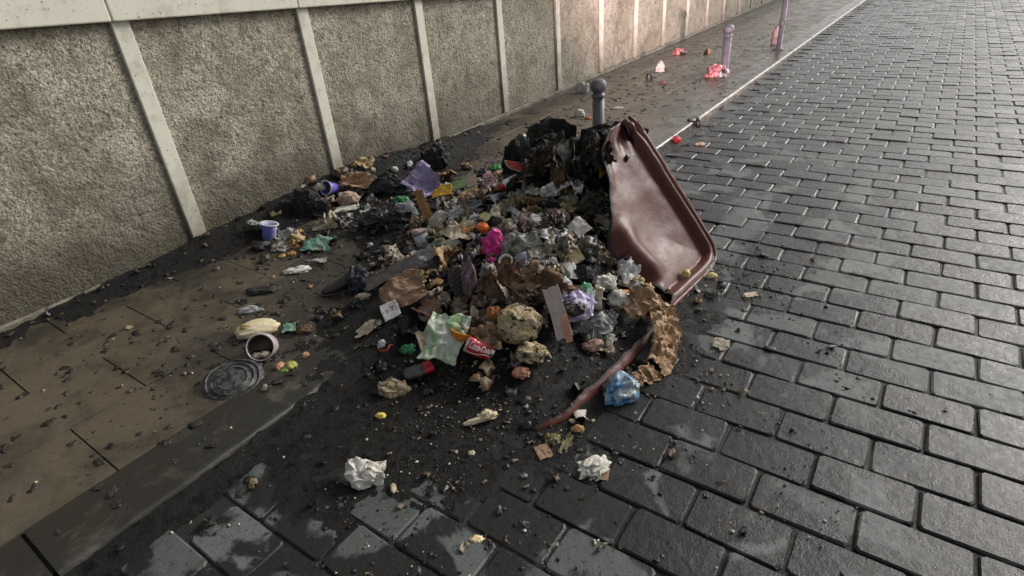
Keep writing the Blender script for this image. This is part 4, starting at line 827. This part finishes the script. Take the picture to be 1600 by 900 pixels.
lump('white_rice_pile', 'white and grey scraps left of the teal bag', 'food scrap', 440, 381, 26, 20, mat('rice_scraps', (.44, .42, .36), (.25, .24, .2), .7, .2, 60), .65, .6, 3.5, .35)
for j, (x, y, ww, hh_, lab) in enumerate([(459, 366, 11, 10, 'orange peel bit nearest the blue and white cup'), (470, 359, 9, 11, 'upright orange peel bit farthest from camera by teal bag'), (459, 381, 12, 12, 'ochre peel bit touching left tip of teal bag'), (441, 398, 12, 7, 'yellow peel bit below the white and grey scraps'), (456, 394, 11, 9, 'tan peel bit below left tip of teal bag')]):
    lump('peel_bit', lab, 'peel', x, y, ww, hh_, mat('peel_bit', (.48, .27, .08), (.36, .20, .06), .5, .12), .65, .5, 1.8, .5, j * 37, group='peel bits by the teal bag')
lump('black_glass', 'black shiny film scrap below the blue and white cup', 'film', 408, 383, 26, 18, BLACKBAG, .5, .4, 1.6)
# --- sidewalk, left front
lump('grey_tissue', 'off white tissue flattened on bare sidewalk slabs', 'tissue', 465, 419, 36, 15, WHITE, .6, .45, 2, .3, 12)
sheet('thin_film', 'thin white film trailing right of flattened tissue', 'film', 497, 409, 40, 12, CLEAR, 4, 10, .25, 2, .4)
e = tag(empty('black_shoe', at(534, 454), (0, 0, RIGHT + math.radians(24))), 'black pointed shoe lying on the sidewalk', 'shoe')
V, F = ctube([(-.105, 0, .018), (-.08, 0, .022), (-.03, 0, .03), (.03, 0, .042), (.075, 0, .055), (.095, 0, .058)], np.array([(.006, .008), (.024, .018), (.034, .026), (.034, .036), (.030, .048), (.010, .02)]), 4, .06, 18, 20, 8); link('upper', mesh('upper', V, F, mat('shoe_leather', (.020, .017, .018), (.035, .028, .030), .35, 0, 20, .4)), e)
V, F = ctube([(-.11, 0, .005), (-.06, 0, .005), (.02, 0, .006), (.09, 0, .008)], np.array([(.008, .004), (.032, .005), (.032, .006), (.026, .008)]), 4, .02, 18, 14, 6); link('outsole', mesh('outsole', V, F, mat('outsole', (.10, .065, .055), None, .5, .1)), e)
lump('blue_black_bag', 'blue black glossy bag at heel of the black shoe', 'bag', 562, 440, 34, 44, PLAS('navy_film', (.020, .024, .040), (.05, .055, .075), 0, .16, bump=1.0), .15, .45, 2.0, .3, sub=5)
lump('cream_crust', 'cream crust bits under the blue black bag', 'food scrap', 568, 462, 24, 12, CREAMP, .5, .5, 2.4)
sheet('charred_mat', 'rolled charred mat running up from the carton to clear bag', 'mat', 612, 447, 96, 26, mat('charred_mat', (.022, .022, .020), (.035, .033, .028), .7, .1, 40, 1.0), 12, 32, .35, 2.0, .1, -.5, .4)
e = tag(empty('bread_loaf', at(404, 520), (0, 0, RIGHT + math.radians(14))), 'pale oval bread loaf on the sidewalk behind the open tin', 'bread')
V, F = crumple((.215, .14, .06), 41, .05, 1.0, .08, 5); link('crust', mesh('crust', V, F, BREAD), e)
V, F = crumple((.05, .05, .018), 42, .3); link('scorched_spot', mesh('scorched_spot', V, F, mat('toasted', (.42, .29, .13), None, .7, .2)), e, (-.045, -.012, .047))
e = tag(empty('open_tin', at(412, 556) + Vector((0, 0, .048)), (math.radians(58), 0, RIGHT + math.radians(12))), 'open tin lying with dark inside and food in it', 'tin')
V, F = lathe([(.058, -.075), (.061, -.07), (.061, .005), (.063, .008), (.061, .011), (.057, .010), (.056, -.07), (.001, -.07)], 36, False); link('tin_body', mesh('tin_body', V, F, mat('tin_paint', (.50, .42, .44), (.42, .35, .37), .35, .05, 14, .1)), e)
V, F = lathe([(.0555, .004), (.0545, -.066), (.001, -.067)], 36, False); link('tin_lining', mesh('tin_lining', V, F, mat('tin_inside', (.055, .040, .028), (.12, .085, .05), .35, .1)), e)
for j, (x, z) in enumerate([(.012, -.02), (-.025, -.03)]):
    V, F = crumple((.05, .036, .036), 44 + j, .25); link('food_chunk', mesh('food_chunk', V, F, mat('pale_food', (.60, .52, .40), None, .6, .05)), e, (x, -.036, z))
lump('white_bag_scrap', 'whitish film scrap on the sidewalk behind the bread', 'film', 392, 482, 34, 14, CLEAR, .5, .4, 1.8)
lump('black_flake', 'black burnt flake on the sidewalk above the bread loaf', 'char', 410, 450, 44, 16, mat('char_flake', (.018, .017, .016), None, .7, 0), .65, .5, 2.4)
sheet('mint_scrap', 'mint green plastic scrap on the slab right of the bread', 'scrap', 449, 517, 19, 12, PLAS('mint', (.20, .34, .26), None, .03, .4), 8, 15, .2, 1.5, .15)
lump('brown_crumb', 'brown crumbly food heap right of the mint scrap', 'food scrap', 476, 512, 24, 16, mat('brown_crumb', (.12, .07, .035), (.05, .03, .02), .7, .2, 60), .55, .6, 3)
lump('orange_crumb', 'small orange morsel at edge of the black ash', 'food scrap', 478, 554, 10, 9, PEACH, .4)
for x, y, ww, hh_, m_, lab in [(438, 570, 12, 13, PEACH, 'peach coloured slice beside the green leaf bits'), (455, 569, 16, 14, mat('leaf_yellow', (.40, .38, .09), None, .5, .03), 'yellow green leaf bit right of the peach slice'), (444, 578, 13, 7, mat('leaf_green', (.20, .30, .07), None, .5, .03), 'small green leaf bit in front of the peach slice')]:
    lump('salad_bit', lab, 'food scrap', x, y, ww, hh_, m_, .5, .4, 1.8)
e = tag(empty('ribbed_disc', at(366, 598), (math.radians(12), math.radians(8), RIGHT)), 'grey ribbed round cover at the kerb, left of the salad bits', 'cover')
GD = mat('grey_rubber', (.085, .09, .086), (.05, .053, .05), .6, .45, 20, .2)
V, F = lathe([(.125, 0), (.125, .012), (.118, .02), (.03, .03), (.001, .03)], 40, False); V[:, 2] += .02 * (vn(V * 14, 3) - .5); link('disc', mesh('disc', V, F, GD), e)
for r in (.06, .085, .108):
    V, F = lathe([(r - .006, .029 - (r - .03) * .115 - .003), (r - .003, .036 - (r - .03) * .115), (r + .003, .036 - (r - .03) * .115), (r + .006, .028 - (r - .03) * .115 - .003)], 40, False); V[:, 2] += .02 * (vn(V * 14, 3) - .5); link('rib', mesh('rib', V, F, GD), e)
# --- behind the heap and up the street
lump('green_bottle_end', 'dark bottle end beside the black folds, behind the heap', 'bottle', 816, 224, 16, 20, PLAS('dark_glass', (.03, .04, .035), (.1, .12, .12), .05, .15), .1, .12, 1, .1)
lump('lime_scrap', 'lime green scrap right of the dark bottle end', 'scrap', 827, 228, 12, 8, PLAS('lime', (.12, .42, .08), None, 0, .3), .4)
lump('red_scrap', 'red scrap above the lime scrap behind the heap', 'scrap', 842, 220, 14, 9, RED, .4)
lump('white_bag_behind', 'white crumpled bag behind the heap left of the near bollard', 'bag', 913, 214, 18, 16, CLEAR, .3, .5, 2)
lump('white_tissue_far', 'white tissue on the sidewalk left of the near bollard', 'tissue', 905, 178, 15, 13, WHITE, .25, .5, 2)
lump('orange_scrap_far', 'orange scrap at left side of the near bollard shaft', 'scrap', 919, 184, 10, 6, mat('carrot', (.70, .16, .02), (.55, .1, .015), .5, .05), .5)
lump('pale_bag_far', 'pale plastic bag against the wall foot behind near bollard', 'bag', 909, 139, 18, 16, CLEAR, .2, .4, 1.8)
lump('red_packet_far', 'red wrapper lying under the wall, left of far bollard', 'wrapper', 1061, 82, 15, 11, PLAS('far_red', (.34, .035, .045), (.5, .3, .3), .1, .35), .3, .4, 1.8)
lump('red_bag_far', 'red and white snack bag at foot of the far bollard', 'bag', 1116, 114, 24, 18, PLAS('snack_red', (.26, .03, .04), (.36, .22, .22), .12, .35), .2, .35, 1.8)
lump('black_white_wrapper', 'black and white wrapper at right of the red snack bag', 'wrapper', 1131, 116, 14, 13, PLAS('bw_wrapper', (.55, .55, .55), (.02, .02, .02), .1, .3, scale=14), .25, .4, 2)
lump('white_cup_far', 'white crushed cups in middle of the far sidewalk', 'cup', 1031, 107, 11, 15, WHITE, .15, .4, 2)
lump('black_ball_far', 'round black lump on the sidewalk beyond the near bollard', 'lump', 1014, 123, 9, 9, BLACKP, .1, .15, 1)
lump('brown_lump_far', 'small brown lump left of the far bollard shaft', 'lump', 1105, 82, 9, 8, TAN, .2)
lump('dark_scrap_far', 'dark red brown scrap near the round black lump', 'scrap', 1036, 129, 11, 7, mat('maroon', (.14, .06, .075), None, .5, .1), .5)
lump('tape_knot', 'pinkish tape knotted round the foot of slim post', 'tape', 1211, 62, 9, 22, PAPER('tape', (.52, .44, .44), (.36, .2, .2), .1), .1, .5, 2)
lump('red_lump', 'small red lump lying in the gutter by the kerb', 'lump', 1057, 219, 11, 10, RED, .15, .12, 1)
lump('tan_gutter_scrap', 'tan crust on the pavers right of the red cap', 'food scrap', 1094, 224, 14, 6, CREAMP, .5)
lump('white_scrap_far', 'white paper scraps on slabs right of the near bollard', 'paper', 964, 168, 18, 6, WHITE, .6, .5, 3)

# ------------------------------------------------------------------ uncountable bits
def scatter(n, fn, size, seed, flatz=.35):
    r = np.random.default_rng(seed); pts = fn(n, r); pts = pts[fbm(P3(pts[:, 0] * 4.5, pts[:, 1] * 4.5), 77, 3) + r.normal(0, .06, len(pts)) > .5]; n = len(pts)
    T0 = np.array([(1, 0, 0), (0, 1, 0), (-1, 0, 0), (0, -1, 0), (0, 0, 1), (0, 0, -1)], float); TF = np.array([(0, 1, 4), (1, 2, 4), (2, 3, 4), (3, 0, 4), (1, 0, 5), (2, 1, 5), (3, 2, 5), (0, 3, 5)])
    s = size[0] * (size[1] / size[0]) ** (r.random(n) ** 2.2)
    V = T0[None] * (1 + r.normal(0, .35, (n, 6, 1))) + r.normal(0, .15, (n, 6, 3)); V[:, :, 2] *= flatz * (.5 + r.random((n, 1))); V[:, :, 0] *= (.5 + r.random((n, 1)) * .9)
    a = r.random(n) * 6.283; c, q = np.cos(a)[:, None], np.sin(a)[:, None]; x = V[:, :, 0] * c - V[:, :, 1] * q; y = V[:, :, 0] * q + V[:, :, 1] * c
    V = np.stack([x, y, V[:, :, 2]], 2) * s[:, None, None]
    z = surf(pts[:, 0], pts[:, 1]) + s * flatz * .4; V += np.column_stack([pts, z])[:, None, :]
    F = (TF[None] + 6 * np.arange(n)[:, None, None]).reshape(-1, 3); return V.reshape(-1, 3), F, n
def region(cands):
    def fn(n, r):
        out = []
        tot = sum(c[4] for c in cands)
        for cx, cy, sx, sy, wgt in cands:
            k = int(n * wgt / tot); out.append(np.column_stack([r.normal(cx, sx, k), r.normal(cy, sy, k)]))
        p = np.concatenate(out); return p[(p[:, 1] < wall_y(p[:, 0]) - .04) & (p[:, 0] > -.8) & (((p[:, 0] - 2.97) / .36) ** 2 + ((p[:, 1] - 1.6) / .40) ** 2 > 1)]
    return fn
SIDE = [(2.2, 2.7, .9, .55, 3), (1.2, 2.4, .6, .4, 1.6), (3.6, 2.8, .9, .5, 2.2), (6, 2.9, 1.5, .5, 3.0), (9.5, 2.9, 2.2, .5, 3.0), (0.6, 3.1, .6, .4, .6)]
HEAP = [(2.4, 1.5, .45, .4, 3), (1.7, 1.25, .35, .3, 2), (2.7, 2.4, .5, .35, 2)]
ROAD = [(1.5, .9, .5, .45, 3), (2.6, .6, .5, .25, 2), (1.0, 1.2, .35, .4, 2), (4.6, 1.65, 1.6, .12, 1.5), (1.6, .35, .6, .35, 1.5)]
def stuffobj(name, V, F, m, label, cat, mi=None):
    o = link(name, mesh(name, V, F, m, False, mi)); kind(o, 'stuff'); return tag(o, label, cat)
FLK = mat('char_flakes', (.013, .012, .011), (.028, .024, .018), .5, 0, 30, .3)
CND = mat('cinders', (.010, .010, .010), (.022, .021, .019), .55, 0, 40, .3)
V, F, n = scatter(8000, region(HEAP + ROAD), (.002, .011), 2, .5); stuffobj('cinders', V, F, CND, 'black wet cinders on the heap and the road', 'cinders')
crm = [mat('crumb%d' % k, c, None, .6, 0, 40, .2) for k, c in enumerate([(.50, .45, .34), (.62, .60, .55), (.28, .20, .11), (.40, .35, .20)])]
V, F, n = scatter(4200, region(HEAP + ROAD + [(1.6, 2.4, .7, .5, 2)]), (.0013, .0075), 3, .7); stuffobj('food_crumbs', V, F, crm, 'tiny pale food crumbs over ash, heap and road', 'crumbs', np.repeat(nr.integers(0, 4, n), 8))
# crumpled little scraps that fill the heap
def scraps(n, fn, size, seed, up=.5):
    r = np.random.default_rng(seed); p = fn(n, r); n = len(p); g3 = np.linspace(-1, 1, 4); U, Wg = np.meshgrid(g3, g3); U, Wg = U.ravel(), Wg.ravel()
    s = size[0] * (size[1] / size[0]) ** (r.random(n) ** 1.6)
    L = np.stack([np.tile(U, (n, 1)), np.tile(Wg, (n, 1)) * (.4 + .6 * r.random((n, 1))), r.normal(0, .35, (n, 16))], 2) + r.normal(0, .16, (n, 16, 3))
    tx = r.normal(0, up, n); a = r.random(n) * 6.283
    c, q = np.cos(tx)[:, None], np.sin(tx)[:, None]; y, z = L[:, :, 1] * c - L[:, :, 2] * q, L[:, :, 1] * q + L[:, :, 2] * c
    c, q = np.cos(a)[:, None], np.sin(a)[:, None]; x = L[:, :, 0]; X_, Y_ = x * c - y * q, x * q + y * c
    Vs = np.stack([X_, Y_, z], 2) * s[:, None, None] * .5 + np.column_stack([p, surf(p[:, 0], p[:, 1]) + s * .22])[:, None, :]
    Fq = (grid(4, 4)[None] + 16 * np.arange(n)[:, None, None]).reshape(-1, 4); return Vs.reshape(-1, 3), Fq, n
pal = [(.014, .014, .014), (.020, .018, .016), (.10, .07, .04), (.20, .14, .08), (.36, .30, .20), (.50, .47, .40), (.12, .11, .06), (.25, .24, .22), (.06, .05, .045), (.34, .20, .09), (.16, .14, .19), (.05, .12, .06)]
wts = np.array([6, 5, 3.5, 2.2, 1.3, .8, 2, .6, 4, 1.2, .5, .4]); wts /= wts.sum()
pm = [mat('scrap%d' % k, c, None, .5, .15, 40, .4) for k, c in enumerate(pal)]
V, F, n = scraps(1700, region([(2.35, 1.55, .40, .33, 3), (1.85, 1.3, .25, .22, 1.5), (2.75, 2.35, .36, .28, 3.2), (2.25, 2.1, .3, .2, 1.2), (2.5, 3.2, .4, .25, .4)]), (.014, .095), 5)
o = stuffobj('mixed_scraps', V, F, pm, 'small torn scraps of mixed refuse filling the heap', 'refuse', np.repeat(nr.choice(len(pal), n, p=wts), 9)); solid(o, .0012)
V, F, n = scraps(520, region(SIDE[:3] + ROAD[:3] + [(2.6, 3.58, 1.2, .10, 4), (1.2, 3.6, .6, .08, 1)]), (.010, .042), 6, .3)
o = stuffobj('stray_scraps', V, F, pm, 'stray small scraps around the heap on sidewalk and road', 'refuse', np.repeat(nr.choice(len(pal), n, p=wts), 9)); solid(o, .001)
V, F, n = scraps(4200, region(SIDE), (.006, .05), 8, .12); V0 = V.reshape(n, 16, 3); zm = V0[:, :, 2].mean(1, keepdims=True); V0[:, :, 2] = zm + (V0[:, :, 2] - zm) * .35 - (zm - surf(V0[:, :, 0].mean(1), V0[:, :, 1].mean(1))[:, None]) * .6
o = stuffobj('burnt_flakes', V0.reshape(-1, 3), F, FLK, 'black burnt flakes strewn over the sidewalk', 'char'); solid(o, .001)

# sodden papers, films and peelings pressed together: the body of the heap
LAY = [mat('layer%d' % k, c, c2, ro, so, 24, .6) for k, (c, c2, ro, so) in enumerate([((.50, .45, .36), (.34, .28, .19), .5, .2), ((.30, .19, .10), (.16, .10, .055), .42, .24), ((.14, .08, .042), (.07, .045, .028), .32, .25), ((.015, .015, .016), (.03, .03, .03), .3, 0), ((.22, .22, .19), (.12, .12, .10), .28, .28), ((.16, .15, .08), (.10, .085, .04), .35, .24), ((.58, .57, .55), (.40, .40, .40), .6, .14), ((.40, .24, .10), (.30, .27, .14), .6, .15), ((.26, .16, .15), (.40, .32, .28), .7, .15)])]
lw = np.array([2.8, 2.4, 2.6, 2.2, 1.8, 1.4, 2.2, 1.0, 1.2]); lw /= lw.sum()
pts = region([(2.32, 1.52, .30, .27, 3), (1.90, 1.33, .24, .20, 2), (2.75, 2.38, .34, .26, 2.4), (2.25, 2.0, .25, .2, 1.2), (1.75, 1.7, .15, .15, .5), (2.5, 3.3, .35, .18, .4), (2.05, 1.75, .18, .16, .9)])(620, nr)
Vs_, Fs_, mi_, of = [], [], [], 0
KEEP = [(776, 392, 30), (792, 412, 18), (754, 356, 17), (758, 340, 12), (797, 293, 24), (812, 270, 26), (662, 304, 28), (691, 308, 18), (718, 299, 16), (738, 294, 12), (765, 288, 16), (722, 370, 26), (812, 388, 26), (823, 408, 16), (632, 478, 34), (612, 492, 22), (720, 440, 24), (697, 545, 36), (749, 552, 24), (812, 510, 34), (666, 332, 16), (689, 345, 15), (907, 364, 14), (900, 408, 14), (882, 376, 12), (822, 354, 12), (900, 490, 34), (862, 505, 24), (562, 445, 22), (534, 452, 26), (722, 524, 22), (668, 404, 22), (782, 312, 14)]   # places of the larger pieces that lie on top
def clear_of(x, y):
    u, v, _ = proj((x, y, float(surf(np.array([x]), np.array([y]))[0]) + .03)); return v < 612 and all((u - a) ** 2 + (v - b) ** 2 > r * r for a, b, r in KEEP)
pts = np.array([p for p in pts if clear_of(*p)])
pts = pts[pts[:, 1] > 1.02 + .10 * (pts[:, 0] < 1.8)]
for j, (x, y) in enumerate(pts):
    sz = .06 + .15 * nr.random() ** 1.6; V, F = sheetV(sz, sz * (.5 + .6 * nr.random()), sz * .5, 500 + j, 3 + 2 * nr.random(), 17, .21, nr.normal() * .4, .8); V[:, :2] -= V[:, :2].mean(0); V[:, 2] -= sz * .15
    if j % 2: V, F = crumple((sz * .8, sz * .6, sz * .4), 500 + j, .42, 1.9, .4, 4); V[:, 2] -= sz * .2; F = np.concatenate([F, F[:, 2:]], 1)
    Rm = Matrix.Rotation(nr.random() * 6.28, 3, 'Z') @ Matrix.Rotation(nr.normal() * .55, 3, 'X') @ Matrix.Rotation(nr.normal() * .4, 3, 'Y')
    V = V @ np.array(Rm).T + np.array([x, y, float(surf(np.array([x]), np.array([y]))[0]) + sz * .16]); Vs_.append(V); Fs_.append(F + of); of += len(V); mi_ += [int(nr.choice(9, p=lw))] * len(F)
Fs_ = [list(dict.fromkeys(map(int, f))) for F in Fs_ for f in F]
o = stuffobj('sodden_refuse', np.concatenate(Vs_), Fs_, LAY, 'sodden papers, films and peelings pressed together in the heap', 'refuse', mi_); o.data.polygons.foreach_set('use_smooth', np.ones(len(o.data.polygons), bool)); solid(o, .0015)

# marks, linings and ribs belong to the part that carries them
SUB = {'tread_rib': 'sole', 'script_lettering': 'body', 'white_wave': 'body', 'pith': 'peel', 'contents': 'jar_body', 'tin_lining': 'tin_body', 'rib': 'disc', 'rim': 'panel', 'scorched_spot': 'crust', 'cut_face': 'rind', 'stalk': 'flesh', 'socket_ring': 'pipe'}
for t in [o for o in sc.objects if o.parent is None and o.type == 'EMPTY']:
    kids = list(t.children); nm = lambda o: o.name.split('.')[0]
    for c in kids:
        want = SUB.get(nm(c)) or ({'print_mark': ('card', 'bottle_body')}.get(nm(c)))
        if want:
            host = next((k for k in kids if nm(k) in (want if isinstance(want, tuple) else (want,))), None)
            if host is not None:
                m_ = c.matrix_basis.copy(); hm = host.matrix_basis.copy(); c.parent = host; c.matrix_basis = hm.inverted() @ m_
